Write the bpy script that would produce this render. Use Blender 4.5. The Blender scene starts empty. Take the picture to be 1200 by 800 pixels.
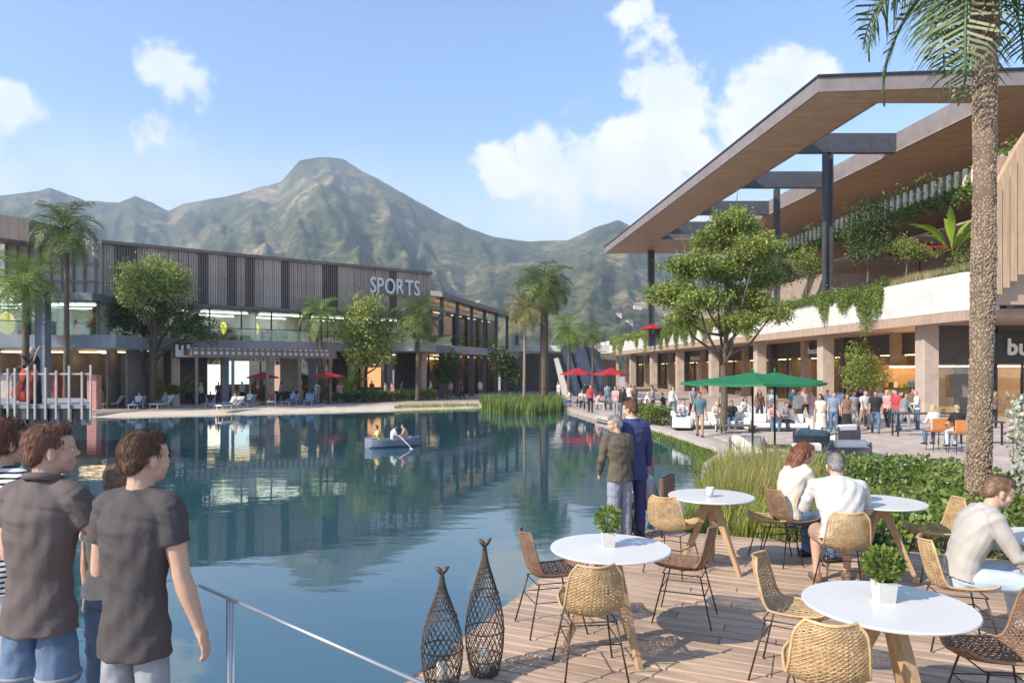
import bpy, math, random
import numpy as np
from mathutils import Vector, Matrix, noise as mnoise
random.seed(11)
SC = bpy.context.scene
COL = SC.collection
R = math.radians
EYE = 2.05
F = 830.0
HOR = 435.0
# ------------------------------------------------------------------ camera
cd = bpy.data.cameras.new('camera'); cam = bpy.data.objects.new('camera', cd); COL.objects.link(cam)
cam.location = (0, 0, EYE); cam.rotation_euler = (R(90), 0, 0)
cd.sensor_width = 36; cd.lens = 36*F/1200; cd.shift_y = 35/1200
cd.clip_start = .05; cd.clip_end = 20000
SC.camera = cam
SC.view_settings.view_transform = 'Standard'; SC.view_settings.look = 'None'
SC.view_settings.exposure = 0.98; SC.view_settings.gamma = 1
SC.cycles.use_denoising = True
SC.cycles.max_bounces = 8; SC.cycles.transparent_max_bounces = 12; SC.cycles.volume_bounces = 0
# ------------------------------------------------------------------ sun and sky
SUN_EL = R(35); SUN_H = Vector((-0.84, -0.543, 0)).normalized()
sun_dir = Vector((SUN_H.x*math.cos(SUN_EL), SUN_H.y*math.cos(SUN_EL), math.sin(SUN_EL)))
sd = bpy.data.lights.new('sun', 'SUN'); sd.energy = 3.9; sd.angle = R(.55); sd.color = (1, .90, .76)
so = bpy.data.objects.new('sun', sd); COL.objects.link(so); so.location = (-20, -20, 40)
so.rotation_euler = sun_dir.to_track_quat('Z', 'Y').to_euler()
W = bpy.data.worlds.new('World'); SC.world = W; W.use_nodes = True
wn = W.node_tree; wn.nodes.clear()
def WN(t, **k):
    n = wn.nodes.new(t)
    for a, b in k.items(): setattr(n, a, b)
    return n
def wmath(op, a, b=None, c=None, clamp=False):
    n = WN('ShaderNodeMath', operation=op); n.use_clamp = clamp
    for i, s in enumerate((a, b, c)):
        if s is None: continue
        if isinstance(s, (int, float)): n.inputs[i].default_value = s
        else: wn.links.new(s, n.inputs[i])
    return n.outputs[0]
sky = WN('ShaderNodeTexSky', sky_type='NISHITA'); sky.sun_disc = False
sky.sun_elevation = SUN_EL; sky.sun_rotation = math.atan2(SUN_H.x, SUN_H.y)
sky.air_density = 1.0; sky.dust_density = 0.15; sky.ozone_density = 3.5; sky.altitude = 200
tc = WN('ShaderNodeTexCoord')
nrm = WN('ShaderNodeVectorMath', operation='NORMALIZE'); wn.links.new(tc.outputs['Generated'], nrm.inputs[0])
D = nrm.outputs[0]
def wnoise(scale, detail, rough, off=(0, 0, 0), dist=0):
    m = WN('ShaderNodeMapping'); wn.links.new(D, m.inputs[0]); m.inputs['Location'].default_value = off
    n = WN('ShaderNodeTexNoise'); n.inputs['Scale'].default_value = scale; n.inputs['Detail'].default_value = detail
    n.inputs['Roughness'].default_value = rough; n.inputs['Distortion'].default_value = dist
    wn.links.new(m.outputs[0], n.inputs[0]); return n.outputs[0]
def blobs(lst, soft):
    acc = None
    for x, y, r in lst:
        d = Vector(((x-600)/F, 1, (HOR-y)/F)).normalized()
        n = WN('ShaderNodeVectorMath', operation='DISTANCE'); wn.links.new(D, n.inputs[0]); n.inputs[1].default_value = d
        v = wmath('MULTIPLY_ADD', n.outputs['Value'], -1.0/(r/F*d.y), 1.0)
        acc = v if acc is None else wmath('SMOOTH_MAX', acc, v, soft)
    return acc
big = blobs([(741, 14, 40), (752, 52, 50), (764, 98, 60), (778, 145, 62), (735, 165, 60), (695, 192, 60), (636, 186, 42), (760, 205, 80),
             (585, 202, 36), (660, 222, 62), (895, 118, 54), (925, 98, 46), (868, 146, 40), (952, 90, 34), (815, 185, 40)], .2)
small = blobs([(205, 82, 42), (232, 96, 34), (188, 74, 26), (16, 122, 44), (-30, 130, 50), (180, 162, 40)], .2)
n1 = wnoise(11, 9, .62); n2 = wnoise(30, 6, .6, (3, 1, 2)); n3 = wnoise(5, 8, .6, (7, 3, 1), .4)
def cov(b, lo, hi, amp):
    t = wmath('ADD', wmath('MULTIPLY_ADD', n1, amp, b), -.5*amp)
    t = wmath('MULTIPLY_ADD', n2, 1.1, wmath('ADD', t, -.55))
    mr = WN('ShaderNodeMapRange', interpolation_type='SMOOTHSTEP'); wn.links.new(t, mr.inputs[0])
    mr.inputs['From Min'].default_value = lo; mr.inputs['From Max'].default_value = hi
    return mr.outputs[0]
c1 = cov(big, .06, .52, 2.5)
c2 = wmath('MULTIPLY', cov(small, .16, .85, 3.8), .85)
sep = WN('ShaderNodeSeparateXYZ'); wn.links.new(D, sep.inputs[0])
# thin bank of vapour lying above the mountains, and broken cloud over the rest of the sky
lowm = WN('ShaderNodeMapRange', interpolation_type='SMOOTHSTEP'); wn.links.new(sep.outputs['Z'], lowm.inputs[0])
lowm.inputs['From Min'].default_value = .33; lowm.inputs['From Max'].default_value = .16
vap = WN('ShaderNodeMapRange', interpolation_type='SMOOTHSTEP'); wn.links.new(n3, vap.inputs[0])
vap.inputs['From Min'].default_value = .28; vap.inputs['From Max'].default_value = .62
c3 = wmath('MULTIPLY', wmath('MULTIPLY', lowm.outputs[0], wmath('MULTIPLY_ADD', vap.outputs[0], .60, .38)), .80)
cc = wmath('MAXIMUM', c1, c2)
cmask = wmath('SUBTRACT', 1.0, wmath('MULTIPLY', wmath('SUBTRACT', 1.0, cc), wmath('SUBTRACT', 1.0, c3)), None, True)
shade = WN('ShaderNodeMapRange'); wn.links.new(wnoise(9, 6, .55, (.06, .05, -.05)), shade.inputs[0])
shade.inputs['From Min'].default_value = .3; shade.inputs['From Max'].default_value = .62
ccol = WN('ShaderNodeMix', data_type='RGBA'); wn.links.new(shade.outputs[0], ccol.inputs[0])
ccol.inputs[6].default_value = (3.1, 3.5, 4.1, 1); ccol.inputs[7].default_value = (4.4, 4.4, 4.3, 1)
mixc = WN('ShaderNodeMix', data_type='RGBA'); wn.links.new(cmask, mixc.inputs[0])
wn.links.new(sky.outputs[0], mixc.inputs[6]); wn.links.new(ccol.outputs[2], mixc.inputs[7])
bg = WN('ShaderNodeBackground'); bg.inputs['Strength'].default_value = .15
wn.links.new(mixc.outputs[2], bg.inputs[0])
wo = WN('ShaderNodeOutputWorld'); wn.links.new(bg.outputs[0], wo.inputs[0])

# ------------------------------------------------------------------ helpers
def gp(px, py, z=0.0):
    Y = F*(EYE-z)/(py-HOR); return Vector(((px-600)*Y/F, Y, z))
def wp(px, py, Y): return Vector(((px-600)*Y/F, Y, EYE+(HOR-py)*Y/F))
def tag(o, label=None, cat=None, group=None, kind=None):
    if label: o['label'] = label
    if cat: o['category'] = cat
    if group: o['group'] = group
    if kind: o['kind'] = kind
    return o
def origin_of(p):
    v = Vector((0, 0, 0))
    while p: v = v+p.location; p = p.parent
    return v
def thing(name, label, cat, loc=(0, 0, 0), rz=0, group=None):
    o = bpy.data.objects.new(name, None); COL.objects.link(o); o.location = loc; o.rotation_euler.z = rz
    o.empty_display_size = .2
    return tag(o, label, cat, group)
def frame(d):
    d = d.normalized(); a = Vector((0, 0, 1)) if abs(d.z) < .9 else Vector((0, 1, 0))
    x = a.cross(d).normalized(); return x, d.cross(x)
class MB:
    def __init__(s): s.v = []; s.f = []; s.sm = []; s.mi = []; s.cur = 0
    def add(s, vs, fs, smooth=False):
        b = len(s.v); s.v += [tuple(v) for v in vs]
        for f in fs: s.f.append(tuple(i+b for i in f)); s.sm.append(smooth); s.mi.append(s.cur)
    def obox(s, o, a, b, c):
        o, a, b, c = Vector(o), Vector(a), Vector(b), Vector(c)
        vs = [o, o+a, o+a+b, o+b, o+c, o+a+c, o+a+b+c, o+b+c]
        fs = [(0, 3, 2, 1), (4, 5, 6, 7), (0, 1, 5, 4), (1, 2, 6, 5), (2, 3, 7, 6), (3, 0, 4, 7)]
        if a.cross(b).dot(c) < 0: fs = [f[::-1] for f in fs]
        s.add(vs, fs)
    def box(s, cx, cy, z0, sx, sy, sz, rz=0):
        c, n = math.cos(rz), math.sin(rz); u = Vector((c, n, 0)); w = Vector((-n, c, 0))
        s.obox(Vector((cx, cy, z0))-u*sx/2-w*sy/2, u*sx, w*sy, (0, 0, sz))
    def bbox(s, cx, cy, z0, sx, sy, sz, b=.02):
        # box with chamfered upright edges and top
        def ring(x, y, z): return [(cx-x+b, cy-y, z), (cx+x-b, cy-y, z), (cx+x, cy-y+b, z), (cx+x, cy+y-b, z), (cx+x-b, cy+y, z), (cx-x+b, cy+y, z), (cx-x, cy+y-b, z), (cx-x, cy-y+b, z)]
        hx, hy = sx/2, sy/2
        s.loft([ring(hx-b*.7, hy-b*.7, z0), ring(hx, hy, z0+b), ring(hx, hy, z0+sz-b), ring(hx-b*.7, hy-b*.7, z0+sz)])
    def loft(s, rings, cap=True, smooth=False, closed=True):
        n = len(rings[0]); vs = [v for r in rings for v in r]; fs = []
        for i in range(len(rings)-1):
            for j in range(n if closed else n-1):
                k = (j+1) % n; fs.append((i*n+j, i*n+k, (i+1)*n+k, (i+1)*n+j))
        if cap: fs.append(tuple(range(n))[::-1]); fs.append(tuple((len(rings)-1)*n+j for j in range(n)))
        s.add(vs, fs, smooth)
    def tube(s, pts, rad, n=8, cap=True, smooth=True):
        pts = [Vector(p) for p in pts]
        if not isinstance(rad, (list, tuple)): rad = [rad]*len(pts)
        rings = []; px = None
        for i, p in enumerate(pts):
            d = pts[min(i+1, len(pts)-1)]-pts[max(i-1, 0)]
            if d.length < 1e-7: d = Vector((0, 0, 1))
            d.normalize()
            if px is None: px, _ = frame(d)
            x = (px-d*px.dot(d)); x = x.normalized() if x.length > 1e-5 else frame(d)[0]; px = x; y = d.cross(x)
            rings.append([p+(x*math.cos(6.28318*j/n)+y*math.sin(6.28318*j/n))*rad[i] for j in range(n)])
        s.loft(rings, cap, smooth)
    def lathe(s, prof, c=(0, 0, 0), n=24, smooth=True, cap=True):
        s.loft([[(c[0]+r*math.cos(6.28318*j/n), c[1]+r*math.sin(6.28318*j/n), c[2]+z) for j in range(n)] for r, z in prof], cap, smooth)
    def prism(s, poly, z0, z1):
        # poly counter-clockwise
        a = sum(poly[i][0]*poly[(i+1) % len(poly)][1]-poly[(i+1) % len(poly)][0]*poly[i][1] for i in range(len(poly)))
        if a < 0: poly = poly[::-1]
        s.loft([[(p[0], p[1], z0) for p in poly], [(p[0], p[1], z1) for p in poly]])
    def ell(s, c, r, M=None, n=12, m=8, smooth=True):
        c = Vector(c); vs = []; fs = []
        for i in range(m+1):
            th = math.pi*i/m
            for j in range(n):
                a = 6.28318*j/n; v = Vector((math.sin(th)*math.cos(a)*r[0], math.sin(th)*math.sin(a)*r[1], math.cos(th)*r[2]))
                if M: v = M @ v
                vs.append(c+v)
        for i in range(m):
            for j in range(n):
                k = (j+1) % n; fs.append((i*n+j, (i+1)*n+j, (i+1)*n+k, i*n+k))
        s.add(vs, fs, smooth)
    def quad(s, a, b, c, d, smooth=False): s.add([a, b, c, d], [(0, 1, 2, 3)], smooth)
    def mesh(s, name, mat, off=(0, 0, 0)):
        me = bpy.data.meshes.new(name)
        if s.v:
            v = np.array(s.v, dtype=np.float64)-np.array(tuple(off))
            me.from_pydata(v.tolist(), [], s.f)
            me.polygons.foreach_set('use_smooth', s.sm)
        mats = mat if isinstance(mat, (list, tuple)) else [mat]
        for m in mats: me.materials.append(m)
        if len(mats) > 1: me.polygons.foreach_set('material_index', s.mi)
        me.update(); return me
    def build(s, name, mat, parent=None, label=None, cat=None, group=None, kind=None, loc=None):
        off = origin_of(parent) if parent else Vector(loc or (0, 0, 0))
        o = bpy.data.objects.new(name, s.mesh(name, mat, off)); COL.objects.link(o)
        if parent: o.parent = parent
        else: o.location = off
        return tag(o, label, cat, group, kind)
def inst(name, me, parent=None, loc=(0, 0, 0), rot=(0, 0, 0), sc=(1, 1, 1), label=None, cat=None, group=None, kind=None):
    o = bpy.data.objects.new(name, me); COL.objects.link(o); o.parent = parent
    o.location = Vector(loc)-(origin_of(parent) if parent else Vector((0, 0, 0))); o.rotation_euler = rot; o.scale = sc
    return tag(o, label, cat, group, kind)
def copy_tree(o, parent=None):
    c = o.copy(); COL.objects.link(c); c.parent = parent
    for ch in o.children: copy_tree(ch, c)
    return c

# ------------------------------------------------------------------ materials
MATS = {}
def M(name, c1, c2=None, rough=.6, scale=4, stretch=(1, 1, 1), bump=0, bscale=None, metal=0, island=0, spec=.5, detail=5, transl=0, lo=.35, hi=.65, wear=0, bstretch=None, dist=.02):
    if name in MATS: return MATS[name]
    m = bpy.data.materials.new(name); m.use_nodes = True; nt = m.node_tree; N = nt.nodes; L = nt.links
    b = N['Principled BSDF']; b.inputs['Roughness'].default_value = rough; b.inputs['Metallic'].default_value = metal
    b.inputs['Specular IOR Level'].default_value = spec
    c2 = c2 or tuple(x*.82 for x in c1)
    t = N.new('ShaderNodeTexCoord')
    def nz(sc, st, det=detail):
        mp = N.new('ShaderNodeMapping'); mp.inputs['Scale'].default_value = st; L.new(t.outputs['Object'], mp.inputs[0])
        n = N.new('ShaderNodeTexNoise'); n.inputs['Scale'].default_value = sc; n.inputs['Detail'].default_value = det; n.inputs['Roughness'].default_value = .6
        L.new(mp.outputs[0], n.inputs[0]); return n.outputs[0]
    n = nz(scale, stretch); r = N.new('ShaderNodeMapRange'); L.new(n, r.inputs[0]); r.inputs['From Min'].default_value = lo; r.inputs['From Max'].default_value = hi
    mx = N.new('ShaderNodeMix'); mx.data_type = 'RGBA'; L.new(r.outputs[0], mx.inputs[0])
    mx.inputs[6].default_value = (*c1, 1); mx.inputs[7].default_value = (*c2, 1); out = mx.outputs[2]
    if island:
        g = N.new('ShaderNodeNewGeometry'); oi = N.new('ShaderNodeObjectInfo')
        ad = N.new('ShaderNodeMath'); ad.operation = 'ADD'; L.new(g.outputs['Random Per Island'], ad.inputs[0]); L.new(oi.outputs['Random'], ad.inputs[1])
        fr = N.new('ShaderNodeMath'); fr.operation = 'FRACT'; L.new(ad.outputs[0], fr.inputs[0])
        h = N.new('ShaderNodeHueSaturation'); L.new(out, h.inputs['Color'])
        v = N.new('ShaderNodeMapRange'); L.new(fr.outputs[0], v.inputs[0]); v.inputs['To Min'].default_value = 1-island; v.inputs['To Max'].default_value = 1+island
        L.new(v.outputs[0], h.inputs['Value'])
        hh = N.new('ShaderNodeMapRange'); L.new(g.outputs['Random Per Island'], hh.inputs[0]); hh.inputs['To Min'].default_value = .5-.03*min(1, island*2); hh.inputs['To Max'].default_value = .5+.02*min(1, island*2)
        L.new(hh.outputs[0], h.inputs['Hue']); out = h.outputs[0]
    if wear:
        w = nz(1.3, (1, 1, 1), 8); wr = N.new('ShaderNodeMapRange'); L.new(w, wr.inputs[0]); wr.inputs['From Min'].default_value = .4; wr.inputs['From Max'].default_value = .75
        wr.inputs['To Min'].default_value = 1; wr.inputs['To Max'].default_value = 1-wear
        h2 = N.new('ShaderNodeHueSaturation'); L.new(out, h2.inputs['Color']); L.new(wr.outputs[0], h2.inputs['Value']); out = h2.outputs[0]
    L.new(out, b.inputs['Base Color'])
    if bump:
        bn = nz(bscale or scale*4, bstretch or stretch); bp = N.new('ShaderNodeBump'); bp.inputs['Strength'].default_value = bump; bp.inputs['Distance'].default_value = dist
        L.new(bn, bp.inputs['Height']); L.new(bp.outputs[0], b.inputs['Normal'])
    if transl:
        tr = N.new('ShaderNodeBsdfTranslucent'); L.new(out, tr.inputs[0]); ms = N.new('ShaderNodeMixShader'); ms.inputs[0].default_value = transl
        L.new(b.outputs[0], ms.inputs[1]); L.new(tr.outputs[0], ms.inputs[2]); L.new(ms.outputs[0], N['Material Output'].inputs[0])
    MATS[name] = m; return m
def glow(name, col, st):
    if name in MATS: return MATS[name]
    m = bpy.data.materials.new(name); m.use_nodes = True; b = m.node_tree.nodes['Principled BSDF']
    b.inputs['Base Color'].default_value = (*col, 1); b.inputs['Emission Color'].default_value = (*col, 1); b.inputs['Emission Strength'].default_value = st
    MATS[name] = m; return m
def glassmat(name, tint=(.85, .9, .9), refl=.12, rough=.02):
    m = bpy.data.materials.new(name); m.use_nodes = True; nt = m.node_tree; N = nt.nodes; L = nt.links; N.remove(N['Principled BSDF'])
    tr = N.new('ShaderNodeBsdfTransparent'); tr.inputs[0].default_value = (*tint, 1)
    gl = N.new('ShaderNodeBsdfGlossy'); gl.inputs['Roughness'].default_value = rough
    lw = N.new('ShaderNodeLayerWeight'); lw.inputs[0].default_value = .35
    ma = N.new('ShaderNodeMath'); ma.operation = 'MULTIPLY_ADD'; L.new(lw.outputs['Fresnel'], ma.inputs[0]); ma.inputs[1].default_value = .75; ma.inputs[2].default_value = refl; ma.use_clamp = True
    ms = N.new('ShaderNodeMixShader'); L.new(ma.outputs[0], ms.inputs[0]); L.new(tr.outputs[0], ms.inputs[1]); L.new(gl.outputs[0], ms.inputs[2])
    L.new(ms.outputs[0], N['Material Output'].inputs[0]); MATS[name] = m; return m
GLASS = glassmat('glass', (.8, .86, .84), .06)
GLASSD = glassmat('glass_dark', (.45, .5, .5), .12)
white_paint = M('white_paint', (.68, .66, .62), (.58, .56, .52), .55, 1.6, (3, 3, .22), bump=.06, bscale=60, wear=.16)
stone = M('stone_paving', (.50, .41, .35), (.42, .35, .31), .7, 3, bump=.15, bscale=40, wear=.2)
stone_side = M('stone_side', (.17, .14, .12), (.10, .09, .08), .8, 4, bump=.3)
sand = M('sand', (.66, .56, .44), (.56, .47, .36), .9, 1.2, bump=.3, bscale=30)
conc = M('grey_concrete', (.30, .30, .30), (.24, .24, .25), .8, 1.5, bump=.1, bscale=30, wear=.15)
conc_blue = M('blue_grey_column', (.20, .22, .25), (.15, .17, .20), .6, 2, bump=.05, wear=.2)
dark_metal = M('dark_metal', (.045, .045, .05), (.03, .03, .034), .4, 6, metal=.4)
steel = M('steel_grey', (.10, .10, .115), (.075, .075, .085), .45, 3, metal=.3, wear=.15)
clad1 = M('cladding_brown', (.50, .38, .315), (.40, .30, .25), .7, 2, (3, 3, .25), .3, 14, wear=.25)
clad2 = M('cladding_taupe', (.58, .46, .385), (.47, .37, .31), .7, 2, (3, 3, .25), .3, 14, wear=.25)
clad3 = M('cladding_umber', (.25, .19, .165), (.19, .145, .125), .7, 2, (3, 3, .25), .3, 14, wear=.2)
pale_wall = M('pale_wall', (.50, .45, .38), (.42, .38, .33), .7, 1.5, wear=.2)
roof_grey = M('roof_grey', (.16, .15, .16), (.12, .115, .12), .5, 1.2, (1, 4, 1), .1, 8, wear=.2)
fascia_m = M('fascia_mauve', (.26, .225, .22), (.21, .18, .178), .55, 1.2, wear=.15)
soffit_w = M('soffit_wood', (.54, .39, .27), (.39, .265, .175), .55, 1.0, (.35, 9, 1), .35, 3.0, spec=.3, wear=.2)
tan_wood = M('tan_wood', (.50, .36, .23), (.40, .28, .18), .6, 2, (4, 4, .3), .2, 8, wear=.1)
brown_soffit = M('brown_soffit', (.46, .33, .25), (.37, .26, .19), .65, 1, (1, 5, 1), .15, 6, wear=.15)
colm = M('column_sandstone', (.52, .41, .34), (.43, .34, .28), .75, 1.5, bump=.15, bscale=20, wear=.2)
shop_dark = M('shop_dark', (.09, .07, .06), (.065, .05, .045), .5, 2, wear=.2)
int_warm = M('interior_warm', (.55, .34, .17), (.40, .24, .12), .6, 2)
int_cream = M('interior_cream', (.62, .58, .48), (.5, .48, .4), .6, 2)
int_dark = M('interior_dark', (.22, .19, .165), (.15, .13, .115), .6, 2)
lampw = glow('lamp_warm', (1, .72, .42), 3.2)
lampr = glow('lamp_restaurant', (1, .70, .40), 9)
lampc = glow('lamp_cool', (1, .95, .82), 3.4)
red_cloth = M('red_cloth', (.52, .03, .04), (.42, .02, .03), .7, 6, transl=.2)
deckw = M('deck_wood', (.54, .385, .275), (.37, .26, .185), .65, 2.2, (.7, 9, 9), .5, 6, island=.16, wear=.25, spec=.35)
bark = M('bark', (.16, .115, .08), (.08, .06, .045), .9, 10, (1, 1, .35), .7, 25)
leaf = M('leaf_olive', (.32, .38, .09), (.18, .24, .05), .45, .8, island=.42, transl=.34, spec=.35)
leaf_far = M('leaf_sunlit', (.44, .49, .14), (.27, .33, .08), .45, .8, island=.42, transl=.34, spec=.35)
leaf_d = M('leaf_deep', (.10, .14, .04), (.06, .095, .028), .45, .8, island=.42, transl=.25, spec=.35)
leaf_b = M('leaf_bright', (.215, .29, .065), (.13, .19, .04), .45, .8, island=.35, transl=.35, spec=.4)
leaf_p = M('leaf_palm', (.17, .22, .05), (.11, .16, .035), .4, 1.5, island=.32, transl=.22, spec=.5)
leaf_pb = M('leaf_palm_bright', (.25, .36, .07), (.16, .25, .05), .4, 1.5, island=.3, transl=.28, spec=.5)
leaf_y = M('leaf_palm_yellow', (.30, .27, .08), (.2, .2, .05), .45, 1.5, island=.3, transl=.25)
reed_m = M('reed_green', (.36, .38, .09), (.24, .28, .06), .5, 1.0, island=.4, transl=.35)
reed_y = M('reed_tip', (.42, .37, .13), (.34, .31, .1), .6, 1.0, island=.3, transl=.35)
silver = M('silver_leaf', (.50, .52, .42), (.38, .42, .32), .6, 2, island=.3, transl=.25)
petal = M('petal', (.78, .74, .66), (.72, .66, .6), .6, 3, island=.1, transl=.3)
grassy = M('grassy_bank', (.14, .19, .04), (.08, .12, .03), .9, 3, bump=.5, bscale=30)
# ------------------------------------------------------------------ terrain: far mountains
def vn(x, y, seed):
    xi = np.floor(x).astype(np.int64); yi = np.floor(y).astype(np.int64); xf = x-xi; yf = y-yi
    def h(a, b):
        n = (a*374761393+b*668265263+seed*982451653) & 0x7fffffff
        n = ((n ^ (n >> 13))*1274126177) & 0x7fffffff
        return ((n ^ (n >> 16)) & 0xffff)/65535.0
    u = xf*xf*(3-2*xf); v = yf*yf*(3-2*yf)
    return (h(xi, yi)*(1-u)+h(xi+1, yi)*u)*(1-v)+(h(xi, yi+1)*(1-u)+h(xi+1, yi+1)*u)*v
def fbm(x, y, o, seed=0, ridged=False):
    r = 0; a = .5; t = 0
    for k in range(o):
        n = vn(x*2**k+17*k, y*2**k-9*k, seed+k)
        if ridged: n = 1-abs(2*n-1)
        r = r+a*n; t += a; a *= .5
    return r/t
ridge = [(-1400, 250), (-900, 225), (-500, 205), (-250, 228), (-60, 222), (0, 225), (40, 220), (58, 216), (75, 222), (100, 232), (140, 235), (158, 227), (180, 236), (197, 245), (215, 236), (240, 232), (300, 218),
         (330, 209), (344, 192), (352, 184), (370, 181), (404, 184), (411, 189), (425, 198), (450, 212), (500, 240), (545, 263), (580, 274), (620, 279), (665, 277), (700, 262), (725, 255), (742, 262), (775, 285), (820, 310), (900, 335), (1000, 330), (1200, 300), (1500, 280), (2200, 250), (2800, 260)]
rx = np.array([p[0] for p in ridge], float); ry = np.array([p[1] for p in ridge], float)
SX, SR = 900, 190
us = (np.linspace(-800, 2050, SX)-600)/F
PXs = us*F+600
tel = (HOR-np.interp(PXs, rx, ry))/F
Rr = 1500+240*np.sin(PXs*.006)+180*vn(PXs/140, PXs*0, 5)
ss = np.linspace(0, 1.28, SR)
U, S = np.meshgrid(us, ss, indexing='ij'); T = tel[:, None]; RR = Rr[:, None]
R0 = 260
Yd = R0+(RR-R0)*S
Xd = U*Yd
Hr = T*RR
g = np.clip(S, 0, 1)**1.55
back = np.clip(S-1, 0, 1)
wob = 60*fbm(Xd/420, Yd/700, 3, 3)
spur = fbm(U*7+.25*vn(U*9, S*3, 4)+S*.6, S*.9+3, 5, 21, True)-.60
spur2 = fbm(U*26-S*1.5, S*3.2, 5, 51, True)-.6
env = np.clip(S, 0, 1)**.8*np.clip(1-S, 0, 1)**.55*2.0
Z = Hr*(g-back*1.2)+Hr*env*(.28*spur+.11*spur2)+fbm(Xd/60, Yd/60, 3, 7)*10*np.clip(S*3, 0, 1)*np.clip((1-S)*4, .25, 1)-7*np.clip(S*3, 0, 1)
Z += 2.0*(HOR-435)-.55*(S < .001)
Z = Z-.55+2.0*np.clip(S, 0, 1)
verts = np.stack([Xd, Yd, Z], -1).reshape(-1, 3)
idx = np.arange(SX*SR).reshape(SX, SR)
q = np.stack([idx[:-1, :-1], idx[1:, :-1], idx[1:, 1:], idx[:-1, 1:]], -1).reshape(-1, 4)
me = bpy.data.meshes.new('mountains'); me.from_pydata(verts.tolist(), [], q.tolist()); me.polygons.foreach_set('use_smooth', [True]*len(q))
mm = bpy.data.materials.new('mountain'); mm.use_nodes = True; nt = mm.node_tree; N = nt.nodes; L = nt.links; b = N['Principled BSDF']
b.inputs['Roughness'].default_value = .95; b.inputs['Specular IOR Level'].default_value = .1
t = N.new('ShaderNodeTexCoord')
def mn(sc, st, det=8, rg=.6, off=(0, 0, 0)):
    mp = N.new('ShaderNodeMapping'); mp.inputs['Scale'].default_value = st; mp.inputs['Location'].default_value = off; L.new(t.outputs['Object'], mp.inputs[0])
    n = N.new('ShaderNodeTexNoise'); n.inputs['Scale'].default_value = sc; n.inputs['Detail'].default_value = det; n.inputs['Roughness'].default_value = rg
    L.new(mp.outputs[0], n.inputs[0]); return n.outputs[0]
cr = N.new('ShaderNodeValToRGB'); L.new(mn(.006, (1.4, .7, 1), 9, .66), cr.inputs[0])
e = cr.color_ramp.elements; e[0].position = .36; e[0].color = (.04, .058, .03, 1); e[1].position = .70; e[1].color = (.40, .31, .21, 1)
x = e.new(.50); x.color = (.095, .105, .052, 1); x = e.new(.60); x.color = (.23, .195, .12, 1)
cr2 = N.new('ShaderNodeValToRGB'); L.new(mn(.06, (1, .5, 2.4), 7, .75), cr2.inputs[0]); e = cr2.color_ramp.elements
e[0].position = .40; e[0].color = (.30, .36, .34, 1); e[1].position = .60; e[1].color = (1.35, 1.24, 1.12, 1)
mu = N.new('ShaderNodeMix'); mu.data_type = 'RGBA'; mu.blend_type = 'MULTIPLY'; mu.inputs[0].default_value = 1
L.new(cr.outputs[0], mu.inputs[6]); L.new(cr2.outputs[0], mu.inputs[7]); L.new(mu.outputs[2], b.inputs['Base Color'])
bp = N.new('ShaderNodeBump'); bp.inputs['Strength'].default_value = .8; bp.inputs['Distance'].default_value = 9; L.new(mn(.03, (1, 1, 1), 8, .65, (5, 1, 0)), bp.inputs['Height']); L.new(bp.outputs[0], b.inputs['Normal'])
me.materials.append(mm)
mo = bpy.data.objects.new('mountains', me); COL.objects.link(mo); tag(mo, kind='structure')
def hill_hit(px, py):
    # walk out along a ray from the eye until it meets the terrain sheet
    u = (px-600)/F; i = int(np.argmin(abs(us-u))); prev = None
    for j in range(SR):
        if (HOR-py)/F*Yd[i, j]+EYE < Z[i, j]: return Vector((Xd[i, j], Yd[i, j], Z[i, j]))
    return None
# ------------------------------------------------------------------ ground, lake, shores
def sheet(name, pts, z, mat, **k):
    mb = MB(); mb.add([(p[0], p[1], z) for p in pts], [tuple(range(len(pts)))])
    if mb.v and Vector(mb.v[1]).xy.cross if False else False: pass
    o = mb.build(name, mat, kind='structure', **k)
    if o.data.polygons[0].normal.z < 0: o.data.flip_normals()
    return o
ground_m = M('ground_soil', (.20, .17, .12), (.13, .13, .07), .95, .02, bump=.4, bscale=1)
sheet('ground', [(-4300, -400), (4300, -400), (4300, 2900), (-4300, 2900)], -2.2, ground_m)
LAKE = -.75
wm = bpy.data.materials.new('water'); wm.use_nodes = True; nt = wm.node_tree; N = nt.nodes; L = nt.links; b = N['Principled BSDF']
b.inputs['Base Color'].default_value = (.024, .080, .100, 1); b.inputs['Roughness'].default_value = .025; b.inputs['IOR'].default_value = 1.95; b.inputs['Specular IOR Level'].default_value = .75
t = N.new('ShaderNodeTexCoord')
def wb(sc, st, det):
    mp = N.new('ShaderNodeMapping'); mp.inputs['Scale'].default_value = st; mp.inputs['Rotation'].default_value = (0, 0, .12); L.new(t.outputs['Object'], mp.inputs[0])
    n = N.new('ShaderNodeTexNoise'); n.inputs['Scale'].default_value = sc; n.inputs['Detail'].default_value = det; L.new(mp.outputs[0], n.inputs[0]); return n.outputs[0]
patch = N.new('ShaderNodeMapRange'); L.new(wb(.09, (1, 1.6, 1), 3), patch.inputs[0]); patch.inputs['From Min'].default_value = .35; patch.inputs['From Max'].default_value = .7; patch.inputs['To Min'].default_value = .35
ad = N.new('ShaderNodeMath'); ad.operation = 'MULTIPLY_ADD'; L.new(wb(1.1, (1, 2.2, 1), 4), ad.inputs[0]); ad.inputs[1].default_value = .55; L.new(wb(.35, (1, 2.5, 1), 2), ad.inputs[2])
bp = N.new('ShaderNodeBump'); bp.inputs['Distance'].default_value = .055; L.new(ad.outputs[0], bp.inputs['Height'])
mu = N.new('ShaderNodeMath'); mu.operation = 'MULTIPLY'; L.new(patch.outputs[0], mu.inputs[0]); mu.inputs[1].default_value = .17; L.new(mu.outputs[0], bp.inputs['Strength'])
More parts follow.
